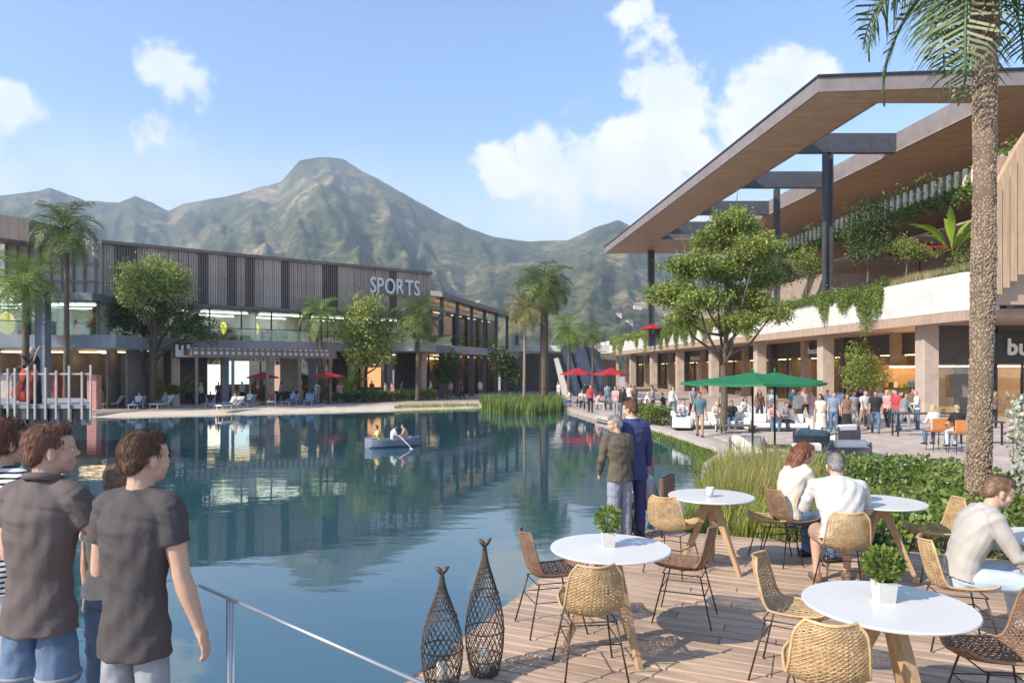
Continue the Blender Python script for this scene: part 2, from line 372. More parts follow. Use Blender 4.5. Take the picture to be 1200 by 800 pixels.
L.new(bp.outputs[0], b.inputs['Normal'])
sheet('water', [(-90, -30), (14, -30), (14, 80), (-90, 80)], LAKE, wm)
# far bank
bank = [(-90, 38), (-36, 41), (-29, 42.2), (-25.5, 43.4), (-24, 46.6), (-15, 50.5), (-8, 55), (-3, 58.5), (0, 59), (2.2, 57), (3.6, 53), (4.9, 40.7), (6.3, 32.8), (6.7, 27.5), (6.9, 23.2), (6.6, 22.0), (5.3, 19.2), (4.3, 15.7), (3.5, 12.8), (3.1, 10.6), (3.3, 5.0), (30, -20), (400, -20), (500, 345), (-400, 345), (-90, 345)]
mb = MB(); mb.prism(bank, -2.1, -.5); mb.build('bank', [stone, stone_side], kind='structure')
# ground behind the far buildings up to the foot of the hills is planted land
sheet('hill_foot', [(-420, 100), (420, 100), (1000, 700), (-1000, 700)], -.53, grassy)
# paving slabs of the promenade near the lounge
slabm = MB(); slabm.bbox(0, 0, 0, 1.18, 1.18, .05, .012); slab_me = slabm.mesh('slab', M('slab_stone', (.58, .48, .41), (.48, .39, .33), .65, 2, bump=.12, bscale=40, island=.08, wear=.2))
paving = bpy.data.objects.new('paving', None); COL.objects.link(paving); tag(paving, kind='structure')
rows = 0
def edge_x(Y):
    e = [(10.6, 3.6), (12.8, 4.0), (15.7, 4.8), (19.2, 5.9), (22, 7.2), (23.2, 7.7), (27.5, 7.5), (32.8, 7.1), (40.7, 5.7), (53, 4.4), (60, 2)]
    return float(np.interp(Y, [a for a, _ in e], [a for _, a in e]))
cnt = 0
for j in range(0, 30):
    Y = 13.2+j*1.2
    x = math.ceil((edge_x(Y-.6)+.35)/1.2)*1.2
    while x/Y < .74 and x < 24:
        if cnt < 298:
            inst('slab', slab_me, paving, (x, Y, -.5), (0, 0, 0)); cnt += 1
        x += 1.2
# pale stone kerb following the promenade edge
kp = [Vector((*p, 0)) for p in bank[11:21]]
mb = MB()
for a, c in zip(kp[:-1], kp[1:]):
    d = (c-a).normalized(); n = Vector((d.y, -d.x, 0))
    mb.obox(Vector((a.x, a.y, -.62))-n*(-.12), c-a, -n*.55*(-1)*-1, (0, 0, .17))
kerb = mb.build('kerb', M('kerb_stone', (.58, .50, .44), (.48, .41, .36), .7, 3, bump=.1), kind='structure')
mb = MB()
for a, c in zip(kp[:-1], kp[1:]):
    d = (c-a).normalized(); n = Vector((d.y, -d.x, 0)); 
    if c.y > 19.3: mb.quad(a+n*-.05+Vector((0, 0, -.66)), c+n*-.05+Vector((0, 0, -.66)), c-n*-1.1+Vector((0, 0, -.80)) if False else c+n*1.3+Vector((0, 0, -.80)), a+n*1.3+Vector((0, 0, -.80)))
# beach
bf = [(-44, 41), (-36, 41.2), (-25, 42.3), (-17, 46.2), (-9, 49.6), (-3, 53), (-1.5, 56)]
bb = [(-44, 45.6), (-36, 46.4), (-25, 47.4), (-17, 50.2), (-9, 54.9), (-3, 59), (-1, 60)]
mb = MB()
for i in range(len(bf)-1):
    p = [bf[i], bf[i+1], bb[i+1], bb[i]]
    mid = [((bf[k][0]*.5+bb[k][0]*.5), (bf[k][1]*.5+bb[k][1]*.5)) for k in (i, i+1)]
    mb.quad((*bf[i], -.84), (*bf[i+1], -.84), (*mid[1], -.56), (*mid[0], -.56), True)
    mb.quad((*mid[0], -.56), (*mid[1], -.56), (*bb[i+1], -.485), (*bb[i], -.485), True)
mb.build('beach', sand, kind='structure')
# ------------------------------------------------------------------ text
def letters(txt, name, mat, origin, xdir, height, width, depth, parent, up=Vector((0, 0, 1)), bold=.0, gap=.12):
    ms = []; tot = 0
    for ch in txt:
        cu = bpy.data.curves.new('letter', 'FONT'); cu.body = ch; cu.extrude = .04; cu.offset = bold; cu.resolution_u = 3
        o = bpy.data.objects.new('letter', cu); COL.objects.link(o); bpy.context.view_layer.update()
        me = bpy.data.meshes.new_from_object(o.evaluated_get(bpy.context.evaluated_depsgraph_get())); bpy.data.objects.remove(o)
        xs = [v.co.x for v in me.vertices]; ms.append((me, min(xs), max(xs))); tot += max(xs)-min(xs)
    ys = [v.co.y for me, _, _ in ms for v in me.vertices]; y0, y1 = min(ys), max(ys)
    tot += gap*(len(txt)-1)*.6; sx = width/tot; sy = height/(y1-y0); x = 0
    xdir = xdir.normalized(); nz_ = xdir.cross(up).normalized(); off = origin_of(parent)
    for me, a, c in ms:
        for v in me.vertices:
            p = Vector(origin)+xdir*((v.co.x-a)*sx+x)+up*((v.co.y-y0)*sy)+nz_*(v.co.z/.04*depth/2)-off
            v.co = p
        me.materials.clear(); me.materials.append(mat); x += (c-a)*sx+gap*.6*sx
        o = bpy.data.objects.new('letter', me); COL.objects.link(o); o.parent = parent
letter_w = M('letter_white', (.82, .82, .80), (.78, .78, .76), .5)
# ------------------------------------------------------------------ left building
A0 = Vector((-28.9, 50, 0)); LU = Vector((.8, .6, 0)); LN = Vector((.6, -.8, 0))
def LP(s, d, z): return A0+LU*s+LN*d+Vector((0, 0, z))
def LS(px, d=0):
    k = (px-600)/F; o = A0+LN*d; return (o.y*k-o.x)/(LU.x-LU.y*k)
def lbox(mb, s0, s1, d0, d1, z0, z1): mb.obox(LP(s0, d0, z0), LU*(s1-s0), LN*(d1-d0), (0, 0, z1-z0))
lb = thing('shopping_pavilion', 'long two-storey shopping pavilion clad in dark brown vertical boards across the lake', 'building', A0)
mb = MB(); lbox(mb, 0, 26.7, -14, -.25, 7.1, 11.05); lbox(mb, -7, 26.9, -16, -9, -.5, 7.1); mb.build('wall', clad3, lb)
for k, mt in enumerate((clad1, clad2, clad3)):
    pass
pan = []
for k, mt in enumerate((clad1, clad2, clad1, clad3)):
    p = MB(); w = .68; rr = random.Random(k+4)
    for j in range(4):
        x0 = j*w/4; dd = .05+.12*rr.random()
        p.obox((x0+.012, 0, 0), (w/4-.03, 0, 0), (0, -dd-.03, 0), (0, 0, 4.0))
    if k == 3:
        p = MB(); p.obox((0, 0, 0), (w, 0, 0), (0, -.04, 0), (0, 0, 4.0))
        for j in range(4): p.obox((.03+j*.17, -.04, .1), (.07, 0, 0), (0, -.2, 0), (0, 0, 3.8))
    if k == 2:
        for j in range(3): p.obox((.0, -.17, 1.4+j*.75), (w-.03, 0, 0), (0, -.05, 0), (0, 0, .12))
    pan.append(p.mesh('cladding_panel', mt))
rr = random.Random(3)
for i in range(38):
    P = LP(.08+i*.7, -.22, 7.18)
    k = rr.choice([0, 0, 1, 1, 3, 2]) if not 4 < i < 9 else 2
    inst('cladding_panel', pan[k], lb, P, (0, 0, math.atan2(.6, .8)))
mb = MB(); lbox(mb, -.1, 26.8, -14, .12, 11.06, 11.3); mb.build('roof_coping', clad3, lb)
mb = MB(); lbox(mb, -7.5, 27.4, -10, .9, 6.86, 7.09); mb.build('roof_slab', roof_grey, lb)
mb = MB(); lbox(mb, -7.5, 28.0, -9, 1.3, 3.75, 4.42); mb.build('floor_slab', M('slab_grey', (.27, .27, .285), (.22, .22, .235), .7, .8, wear=.2), lb)
# pale end bay with dark lattice
mb = MB(); E0 = A0+Vector((-.05, -.1, 0)); ed = Vector((-1, -.06, 0))
mb.obox(E0+Vector((0, 0, 7.5)), ed*6.4, (0, .3, 0), (0, 0, 3.7)); mb.build('end_wall', pale_wall, lb)
mb = MB()
for i in range(9): mb.obox(E0+ed*(.25+i*.75)+Vector((0, -.22, 7.3)), ed*.12, (0, .12, 0), (0, 0, 4.0))
for i in range(3): mb.obox(E0+Vector((0, -.25, 8.3+i*1.25)), ed*6.3, (0, .05, 0), (0, 0, .1))
mb.build('lattice', clad3, lb)
# glazing, upper and lower
def glaze(parent, Pf, s0, s1, d, z0, z1, step, gm, mul=.09, name='window'):
    k = 0; s = s0
    while s < s1-.2:
        e = min(s+step, s1)
        m = MB(); m.obox(Pf(s+mul/2, d, z0), Pf(e-mul/2, d, z0)-Pf(s+mul/2, d, z0), Pf(s, d-.04, z0)-Pf(s, d, z0), (0, 0, z1-z0)); pane = m.build(name, gm, parent)
        m = MB(); m.obox(Pf(s-mul/2, d+.06, z0), Pf(s+mul/2, d+.06, z0)-Pf(s-mul/2, d+.06, z0), Pf(s, d-.1, z0)-Pf(s, d+.06, z0), (0, 0, z1-z0)); m.build('mullion', dark_metal, parent)
        s = e
glaze(lb, LP, -7, 26.5, -1.0, 4.42, 6.86, 2.4, GLASS)
glaze(lb, LP, 0, 26.5, -3.2, -.5, 3.75, 3.0, GLASS)
def goods(mb_list, Pf, s0, s1, d, z0, rows, rng, h=.5):
    for r_ in range(rows):
        s = s0
        while s < s1:
            w = rng.uniform(.15, .5); hh = rng.uniform(.12, h*.85); m = rng.choice(mb_list)
            m.obox(Pf(s, d, z0+r_*h), Pf(s+w*.8, d, z0)-Pf(s, d, z0), Pf(s, d-.25, z0)-Pf(s, d, z0), (0, 0, hh)); s += w
gcol = [M('goods_red', (.5, .08, .06)), M('goods_cream', (.75, .68, .5)), M('goods_dark', (.05, .05, .06)), M('goods_ochre', (.62, .34, .06)), M('goods_green', (.16, .34, .08)), M('goods_blue', (.12, .25, .38))]
def interior(parent, Pf, s0, s1, dfront, dback, z0, z1, seed, wallm, lm, bay=4.5):
    rng = random.Random(seed); m = MB(); m.obox(Pf(s0, dback, z0), Pf(s1, dback, z0)-Pf(s0, dback, z0), Pf(s0, dback-.2, z0)-Pf(s0, dback, z0), (0, 0, z1-z0)); m.build('interior_wall', wallm, parent)
    ms = [MB() for _ in gcol]; s = s0; fl = MB()
    while s < s1-1:
        e = min(s+bay, s1); k = rng.random()
        if k < .6: goods(ms, Pf, s+.4, e-.4, dback+.35, z0+.5, int((z1-z0-.9)/.55), rng)
        goods(ms, Pf, s+.6, e-.9, (dfront+dback)/2, z0+.02, 1, rng, 1.5)
        L_ = MB(); L_.obox(Pf(s+.5, dfront-.5, z1-.14), Pf(e-.5, dfront-.5, z1)-Pf(s+.5, dfront-.5, z1), Pf(s, dfront-1.0, z1)-Pf(s, dfront-.5, z1), (0, 0, .06)); L_.build('ceiling_lamp', lm, parent)
        L_ = MB(); L_.obox(Pf(s+.5, dback+.9, z1-.14), Pf(e-.5, dback+.9, z1)-Pf(s+.5, dback+.9, z1), Pf(s, dback+.6, z1)-Pf(s, dback+.9, z1), (0, 0, .06)); L_.build('ceiling_lamp', lm, parent)
        fl = MB(); fl.obox(Pf(e-.06, dfront-.1, z0), Pf(e+.06, dfront, z0)-Pf(e-.06, dfront, z0), Pf(s, dback, z0)-Pf(s, dfront-.1, z0), (0, 0, z1-z0)); fl.build('partition_wall', wallm, parent); s = e
    for m, c in zip(ms, gcol):
        if m.v: m.build('shop_goods', c, parent, kind='stuff')
interior(lb, LP, -7, 26.5, -1.1, -6.5, 4.42, 6.86, 5, int_cream, lampc)
interior(lb, LP, 0, 26.5, -3.3, -8.5, -.48, 3.75, 8, int_dark, lampw)
for i in range(8):
    m = MB(); P = LP(1.2+i*3.5, .2, -.5); m.box(P.x, P.y, -.5, .5, .6, 4.25, .64); m.build('column', clad2 if i % 2 else conc_blue, lb)
# dark wall bays on the ground floor
for s0, s1, mt in ((4.4, 7.6, shop_dark), (13.5, 15.2, clad2), (18.4, 20.4, shop_dark), (24.6, 27.6, shop_dark)):
    m = MB(); lbox(m, s0, s1, -3.1, -2.6, -.49, 3.74); m.build('pier', mt, lb)
m = MB(); lbox(m, LS(270), LS(304), -2.9, -2.7, 1.0, 2.9); m.build('display_screen', glow('screen_pale', (.62, .78, .80), .75), lb)
for s0, s1, c in ((LS(428, -2.8), LS(446, -2.8), (.9, .45, .2)), (LS(468, -2.8), LS(486, -2.8), (.9, .5, .25))):
    m = MB(); lbox(m, s0, s1, -2.9, -2.75, .6, 2.4); m.build('shop_display', glow('display_%d' % int(s0), c, .6), lb)
for px0, px1, z0, z1, col, e_, lab in ((163, 182, .3, 2.9, (.95, .85, .6), .9, 'a'), (244, 260, .2, 2.6, (.95, .88, .7), .9, 'b'), (132, 150, .0, 1.3, (.9, .9, .85), .7, 'c'), (318, 334, .4, 2.6, (.8, .55, .4), .4, 'd'), (452, 462, .5, 2.2, (.5, .5, .48), .3, 'e')):
    m = MB(); lbox(m, LS(px0, -2.8), LS(px1, -2.8), -2.95, -2.8, z0, z1); m.build('lit_window', glow('lit_'+lab, col, e_), lb)
# upper floor lit panels and the red and cream stacked shelves
m = MB(); lbox(m, LS(110), LS(130), -.9, -.6, 4.6, 6.6); m.build('display_panel', M('red_stripes', (.30, .05, .06), (.46, .36, .30), .6, 2.2, (.4, .4, 5), lo=.45, hi=.52), lb)
for px in (262, 300): 
    P = LP(LS(px, -1.8), -1.8, 5.0); m = MB(); m.lathe([(.02, 0), (.2, .2), (.26, .55), (.16, .9), (.02, 1.0)], P, 10); m.build('lantern', glow('lantern_yellow', (.85, .80, .15), .75), lb)
# upper railing
m = MB(); lbox(m, -7, 27.8, 1.12, 1.16, 5.30, 5.36)
m.build('balcony_rail', steel, lb)
for i in range(12):
    m = MB(); lbox(m, -6.6+i*2.9, -6.6+i*2.9+2.8, 1.13, 1.15, 4.45, 5.28); m.build('balustrade_glass', GLASS, lb)
# signs on it
sg = thing('sports_sign', 'SPORTS in tall white letters on the dark brown box across the lake', 'sign', LP(LS(432), .1, 8.9))
letters('SPORTS', 'sports', letter_w, LP(LS(433), .14, 8.95), LU, 1.42, (LS(491)-LS(433)), .12, sg, bold=.012)
m_teal = M('letter_teal', (.02, .09, .10)); 
sg = thing('fascia_lettering', 'small dark teal letters on the grey floor edge left of the round tree', 'sign', LP(LS(122), 1.35, 3.9))
letters('TOKO', 't', m_teal, LP(LS(122, 1.35), 1.35, 3.86), LU, .42, 1.7, .06, sg, bold=.02)
sg = thing('square_sign', 'square white sign with two dark notches on the floor edge right of the round tree', 'sign', LP(LS(211), 1.4, 3.2))
P = LP(LS(205, 1.5), 1.5, 3.1); mb = MB(); w = 1.0
mb.obox(P-LU*.12+Vector((0, 0, -.1)), LU*(w+.24), LN*.1, (0, 0, 1.15)); mb.build('back_plate', shop_dark, sg)
mb = MB(); Q = P+LN*.14
for a, c, z0, z1 in ((0, 1, 0, .5), (0, .2, .5, .9), (.38, .56, .5, .85), (.76, 1, .5, .9)): mb.obox(Q+LU*(a*w)+Vector((0, 0, z0)), LU*((c-a)*w), LN*.05, (0, 0, z1-z0))
mb.build('emblem', letter_w, sg)
sg = thing('awning_lettering', 'white slanted letters hanging above the red parasol under the dark pergola', 'sign', LP(LS(293, -1), -1, 2.9))
letters('Moxon', 'm', letter_w, LP(LS(293, .5), .5, 2.85), LU, .55, 2.3, .06, sg, bold=.03)
# pergola canopy in front
pg = thing('pergola', 'long low dark pergola with striped pale roof slats in front of the brown pavilion', 'pergola', LP(LS(225), 4, -.5))
s0, s1 = LS(224, 4), LS(394, 4)
mb = MB(); lbox(mb, s0, s1, 3.9, 4.05, 3.05, 3.75); lbox(mb, s0, s1, 1.4, 1.5, 3.3, 3.5); lbox(mb, s0, s0+.12, 1.5, 3.9, 3.2, 3.6); lbox(mb, s1-.12, s1, 1.5, 3.9, 3.2, 3.6); mb.build('beam', clad3, pg)
sl = MB(); sl.obox((0, 0, 0), LU*.16, LN*2.7, (0, 0, .1)); slm = sl.mesh('slat', M('pergola_slat', (.55, .46, .38), (.45, .38, .3), .6))
n = int((s1-s0-.4)/.42)
for i in range(n): inst('slat', slm, pg, LP(s0+.2+i*.42, 1.45, 3.62))
lt = MB(); lt.obox((0, 0, 0), LU*.22, LN*.05, (0, 0, .22)); ltm = lt.mesh('fringe', M('fringe_cream', (.62, .55, .46)))
for i in range(n): inst('fringe', ltm, pg, LP(s0+.2+i*.42, 4.06, 3.25))
for i in range(5):
    m = MB(); P = LP(s0+.4+i*(s1-s0-.8)/4, 3.8, -.5); m.box(P.x, P.y, -.5, .18, .18, 3.6, .64); m.build('post', clad3, pg)
# far left neighbour: dark roof and grey tall column
nb = thing('corner_pavilion', 'grey glass pavilion at the left edge with dark flat roof and thick blue-grey column', 'building', (-32, 44, -.5))
def NP(s, d, z): return Vector((-34+s, 45.2+.05*s-d, z))
mb = MB(); mb.obox(wp(-120, 262, 44.5), wp(34, 283, 46.5)-wp(-120, 262, 44.5), (0, 6, .1), (0, 0, 1.5)); mb.build('roof', clad3, nb)
mb = MB(); mb.obox(NP(-12, 0, 3.55), (20.5, 1.0, 0), (0, 7, 0), (0, 0, .85)); mb.build('floor_slab', M('slab_blue_grey', (.25, .27, .30), (.2, .22, .25), .7, .8, wear=.2), nb)
mb = MB(); mb.obox(NP(-12, -.8, 6.7), (18.5, 1.0, 0), (0, 6, 0), (0, 0, .5)); mb.build('ceiling_slab', conc_blue, nb)
glaze(nb, NP, -12, 6.4, -2.0, 4.4, 6.7, 2.3, GLASS)
interior(nb, NP, -12, 6.4, -2.2, -6.5, 4.4, 6.7, 31, int_cream, lampc)
interior(nb, NP, -12, 7.5, -3, -7, -.49, 3.5, 35, int_dark, lampw, 2.6)
for s0_, s1_, mt_ in ((3.2, 3.9, M('kiosk_red', (.30, .05, .045), (.2, .03, .03), .6)), (5.8, 6.4, M('kiosk_pink', (.62, .30, .26), (.5, .2, .18), .6)), (-1.5, 1.0, pale_wall)):
    m = MB(); m.obox(NP(s0_, -1.5, -.49), NP(s1_, -1.5, 0)-NP(s0_, -1.5, 0), (0, .6, 0), (0, 0, 2.3)); m.build('kiosk_front', mt_, nb)
m = MB(); P = wp(50.5, 440, 44.2); m.box(P.x, P.y, -.5, .62, .62, 7.6); m.build('column', conc_blue, nb)
P = NP(1.2, -3.2, 5.0); m = MB(); m.lathe([(.02, 0), (.4, .25), (.5, .9), (.3, 1.4), (.02, 1.6)], wp(8, 392, 48.2), 10); m.build('lantern', glow('lantern_orange', (1, .6, .05), .8), nb)
# ------------------------------------------------------------------ far wing and bridge
C0 = Vector((-7.4, 66.6, 0)); C1 = Vector((.2, 88.6, 0)); CU = (C1-C0).normalized(); CN = Vector((CU.y, -CU.x, 0)); CL = (C1-C0).length
def CP(s, d, z): return C0+CU*s+CN*d+Vector((0, 0, z))
wg = thing('far_wing', 'far two-storey shop wing with a grey sloping roof running back from the SPORTS corner', 'building', C0)
mb = MB(); a, c = CP(-1, 1.4, 8.9), CP(CL+1, 1.4, 8.3)
mb.loft([[a, c, CP(CL+1, -9, 9.9), CP(-1, -9, 10.4)], [a+Vector((0, 0, .45)), c+Vector((0, 0, .45)), CP(CL+1, -9, 10.35), CP(-1, -9, 10.85)]]); mb.build('roof', fascia_m, wg)
mb = MB(); mb.obox(CP(-6, -9, 3.8), CU*(CL+7), CN*10, (0, 0, .75)); mb.build('floor_slab', M('slab_pale', (.42, .41, .40), (.36, .35, .35), .7, .8), wg)
glaze(wg, CP, 0, CL, -2, -.5, 3.8, 3.2, GLASS); glaze(wg, CP, 0, CL, -2, 4.55, 8.3, 3.2, GLASS)
interior(wg, CP, 0, CL, -2.1, -8, -.49, 3.8, 15, int_warm, lampw); interior(wg, CP, 0, CL, -2.1, -8, 4.55, 8.3, 19, int_warm, lampw)
m = MB(); m.obox(CP(2.5, -2.6, -.3), CU*5.5, -CN*.2, (0, 0, 3.4)); m.build('golden_display', M('gold_goods', (.85, .42, .08), (.35, .14, .03), .4, 1.6, lo=.42, hi=.58), wg)
m = MB(); m.obox(CP(2.4, -2.2, 3.3), CU*5.7, -CN*.35, (0, 0, .1)); m.build('display_lamp', lampr, wg)
for i in range(7):
    m = MB(); P = CP(.6+i*3.7, .6, 0); m.box(P.x, P.y, -.5, .45, .45, 4.3); m.build('column', steel, wg)
    m = MB(); m.box(P.x, P.y, 4.55, .35, .35, 4.6); m.build('column', steel, wg)
m = MB(); m.obox(CP(-.5, 1.0, 5.45), CU*(CL+.5), CN*.06, (0, 0, .06)); m.build('balcony_rail', steel, wg)
br = thing('footbridge', 'pale raised walkway crossing behind the tall palms between the two buildings', 'bridge', (5, 88, -.5))
mb = MB(); mb.obox((0.4, 87.6, 4.5), (11.5, -1, 0), (0, 4, 0), (0, 0, .75)); mb.build('deck_slab', white_paint, br)
mb = MB(); mb.obox((-1.5, 92, -.5), (15, 0, 0), (0, 6, 0), (0, 0, 4.9)); mb.build('wall', int_dark, br)
for i in range(4):
    m = MB(); m.box(1.2+i*3.2, 88.6, -.5, .5, .5, 5.0); m.build('column', conc_blue, br)
m = MB(); m.obox((.4, 87.6, 6.2), (11.5, -1, 0), (0, .06, 0), (0, 0, .06)); m.build('rail', steel, br)
# leaning blue stair enclosure
st = thing('stair_enclosure', 'leaning dark blue panelled stair enclosure with a white slanted edge behind the red parasols', 'stair enclosure', gp(680, 464, -.5))
bl = M('blue_panel', (.06, .08, .14), (.10, .12, .18), .35, 1.5, metal=.3, wear=.2)
yz = 73
def SPt(px, py, dy=0): return wp(px, py, yz+dy)
for k, (a, c, e, f) in enumerate((((656, 405), (666, 404), (682, 463), (672, 463)), ((668, 402), (684, 400), (702, 463), (686, 463)), ((686, 404), (694, 408), (708, 440), (703, 463)))):
    m = MB(); q_ = [SPt(*a), SPt(*c), SPt(*e), SPt(*f)]; m.loft([[p+Vector((0, 1.2*k*.3, 0)) for p in q_], [p+Vector((.8, 2.6, 0)) for p in q_]]); m.build('panel', bl, st)
m = MB(); q_ = [SPt(649, 420, -.6), SPt(654, 419, -.6), SPt(668, 463.5, -.6), SPt(659, 463.5, -.6)]; m.loft([q_, [p+Vector((.3, 2, 0)) for p in q_]]); m.build('edge_fin', white_paint, st)
# village houses on the lower slopes
hw = M('house_white', (.72, .66, .58), (.6, .54, .48), .8, .2); hr_ = M('house_roof', (.36, .18, .12), (.28, .14, .1), .8, .3)
vill = [(724, 368, 12, 'white hillside house nearest the timber roof, under the ridge dip'), (748, 358, 15, 'larger pale hillside house below the timber roof tip'), (738, 377, 10, 'low white house on the hill foot above the planters'),
        (560, 352, 9, 'small pale house on the slope right of the SPORTS box'), (578, 356, 8, 'tiny white house on the slope above the far wing'), (712, 384, 9, 'pale house low between the palms and the planters'), (772, 366, 14, 'white hillside house beside the round-crowned tree')]
for px, py, w, lab in vill[:4]:
    P = hill_hit(px, py+4)
    if P is None: continue
    k = P.y/F; w_ = max(5, w*k*.6); h = w_*.45
    t_ = thing('hillside_house', lab, 'house', P, random.uniform(-.5, .5), 'houses on the hillside')
    m = MB(); m.box(0, 0, -6, w_, w_*.7, 6+h)
    o = bpy.data.objects.new('wall', m.mesh('wall', hw)); COL.objects.link(o); o.parent = t_
    m = MB(); m.loft([[(-w_*.55, -w_*.4, h), (w_*.55, -w_*.4, h), (w_*.55, w_*.4, h), (-w_*.55, w_*.4, h)], [(-w_*.3, -.05, h*1.5), (w_*.3, -.05, h*1.5), (w_*.3, .05, h*1.5), (-w_*.3, .05, h*1.5)]])
    o = bpy.data.objects.new('roof', m.mesh('roof', hr_)); COL.objects.link(o); o.parent = t_
    for i in range(3):
        m = MB(); m.box(-w_*.3+i*w_*.3, -w_*.35, h*.35, w_*.12, .15, h*.35)
        o = bpy.data.objects.new('window', m.mesh('window', int_dark)); COL.objects.link(o); o.parent = t_
# ------------------------------------------------------------------ right building
def RP(Y, t, z): return Vector((21.8-.0843*(Y-34)+t, Y, z))
RDIR = Vector((-.0843, 1, 0)).normalized(); RN = Vector((1, .0843, 0)).normalized()
def rbox(mb, Y0, Y1, t0, t1, z0, z1): mb.loft([[RP(Y0, t0, z0), RP(Y0, t1, z0), RP(Y1, t1, z0), RP(Y1, t0, z0)], [RP(Y0, t0, z1), RP(Y0, t1, z1), RP(Y1, t1, z1), RP(Y1, t0, z1)]])
YE = 122
rb = thing('restaurant_building', 'terraced restaurant building with white parapet, sandstone columns and green terraces on the right', 'building', RP(34, 0, -.5))
mb = MB(); rbox(mb, 34.2, YE, .12, 14, 4.63, 5.08); rbox(mb, 33.9, 60, 14, 34, 4.63, 5.08); mb.build('floor_slab', brown_soffit, rb)
# parapet in long panels
Y = 34.0; k = 0
while Y < YE:
    ln = 7.2; m = MB(); Y1 = min(Y+ln-.03, YE)
    if k == 0:
        ring = [(RP(34.5, 0, 0).x, 34.5), (RP(34.15, .12, 0).x, 34.15), (RP(34, .5, 0).x, 34.0), (RP(34.0, 1.6, 0).x, 34.0), (RP(34.3, 1.6, 0).x, 34.3), (RP(34.3, .6, 0).x, 34.3), (RP(34.6, .3, 0).x, 34.6), (RP(Y1, .3, 0).x, Y1), (RP(Y1, 0, 0).x, Y1)]
        m.prism(ring[::-1], 5.0, 6.84)
    else: rbox(m, Y, Y1, 0, .3, 5.0, 6.84)
    m.build('parapet_panel', white_paint, rb); Y += ln; k += 1
mb = MB(); rbox(mb, 34.1, YE, .02, .28, 4.5, 5.0); mb.build('fascia', brown_soffit, rb)
for i in range(8):
    Yc = 38.9+10.56*i; w = .86
    m = MB(); c = RP(Yc, 1.4, 0); m.bbox(c.x, c.y, -.5, w, w, 5.13, .04); m.build('column', colm, rb)
for i in range(14):
    Yc = 42+6.2*i; m = MB(); c = RP(Yc, 5.6, 0); m.box(c.x, c.y, -.5, .7, .6, 5.12); m.build('shopfront_pier', brown_soffit if i % 2 else shop_dark, rb)
def RS(s, d, z): return RP(s, 6.0-d, z)
mb = MB(); rbox(mb, 40, YE, 5.75, 6.15, 3.2, 4.63); mb.build('sign_band', shop_dark, rb)
glaze(rb, RS, 40, YE, 0, -.5, 3.2, 3.1, GLASS)
interior(rb, RS, 40, YE, -.2, -6, -.49, 3.3, 77, int_warm, lampr, 6.2)
# shop facing the camera beside the palm
def QP(s, d, z): return Vector((23.7+s, 40.0-d, z))
mb = MB(); mb.obox(QP(0, 0, 2.45), (12, 0, 0), (0, .3, 0), (0, 0, 2.18)); mb.build('sign_band', shop_dark, rb)
glaze(rb, QP, 0, 12, -.1, -.5, 2.45, 2.6, GLASS)
interior(rb, QP, 0, 12, -.3, -6, -.49, 2.45, 91, int_warm, lampr, 3.2)
m = MB(); m.obox(QP(1.0, .12, .6), (1.2, 0, 0), (0, .06, 0), (0, 0, 1.3)); m.build('menu_screen', int_dark, rb)
bw = thing('shop_sign', 'bu in bold white letters on the dark board right of the palm trunk', 'sign', QP(3.8, .3, 2.8))
mb = MB(); mb.obox(QP(3.3, .02, 2.5), (8, 0, 0), (0, -.12, 0), (0, 0, 1.75)); mb.build('board', M('board_green_black', (.03, .036, .032), (.022, .026, .024), .5), bw)
letters('bur', 'b', letter_w, QP(4.15, .2, 2.95), Vector((1, 0, 0)), .95, 1.72, .08, bw, bold=.03)
hw_ = thing('shop_sign', 'small white lettering on the dark band between two sandstone columns above the green parasol', 'sign', RP(60, 5.6, 3.5))
letters('hugi', 'h', letter_w, RP(60.4, 5.62, 3.35), Vector((.0843, -1, 0)), .72, 3.0, .08, hw_, bold=.03)
h3 = thing('shop_sign', 'faint white lettering on the far dark band behind the round tree trunk', 'sign', RP(90, 5.6, 3.5))
letters('moi', 'h', letter_w, RP(90, 5.62, 3.4), Vector((.0843, -1, 0)), .7, 4.0, .08, h3, bold=.03)
# upper terrace back walls
mb = MB(); rbox(mb, 36, 112, 11.5, 12, 5.08, 12.6); rbox(mb, 36, 87, 12.6, 13, 12.7, 16.7); mb.build('terrace_wall', M('terrace_wall', (.42, .33, .28), (.34, .27, .22), .7, .6, (1, 1, 3), wear=.2), rb)
for i in range(12):
    m = MB(); Y0 = 37+i*4.6; rbox(m, Y0, Y0+3.9, 11.3, 11.45, 5.1, 7.9); m.build('terrace_window', GLASSD, rb)
for i in range(9):
    m = MB(); rbox(m, 36+i*.01, 62, 5+i*.7, 5.35+i*.7, 10.6, 10.72); m.build('louvre', M('louvre_pink', (.46, .34, .28), (.4, .28, .22), .6), rb)
# third level planter slab
mb = MB(); rbox(mb, 30, 68, 4.4, 13, 12.55, 12.75); mb.build('upper_soffit', soffit_w, rb)
mb = MB(); rbox(mb, 30, 68, 4.2, 4.38, 12.6, 13.2); rbox(mb, 30, 68, 5.3, 5.45, 12.76, 13.2); mb.build('upper_planter', fascia_m, rb)
# pale vertical fins of the upper planter
fm = MB(); fm.obox((0, 0, 0), (-.12, 0, 0), (0, .28, 0), (0, 0, .95)); fmm = fm.mesh('fin', M('fin_cream', (.72, .66, .52), (.62, .56, .42), .6))
for i in range(56):
    Yf = 30.4+i*.66; inst('fin', fmm, rb, RP(Yf, 4.18, 12.45))
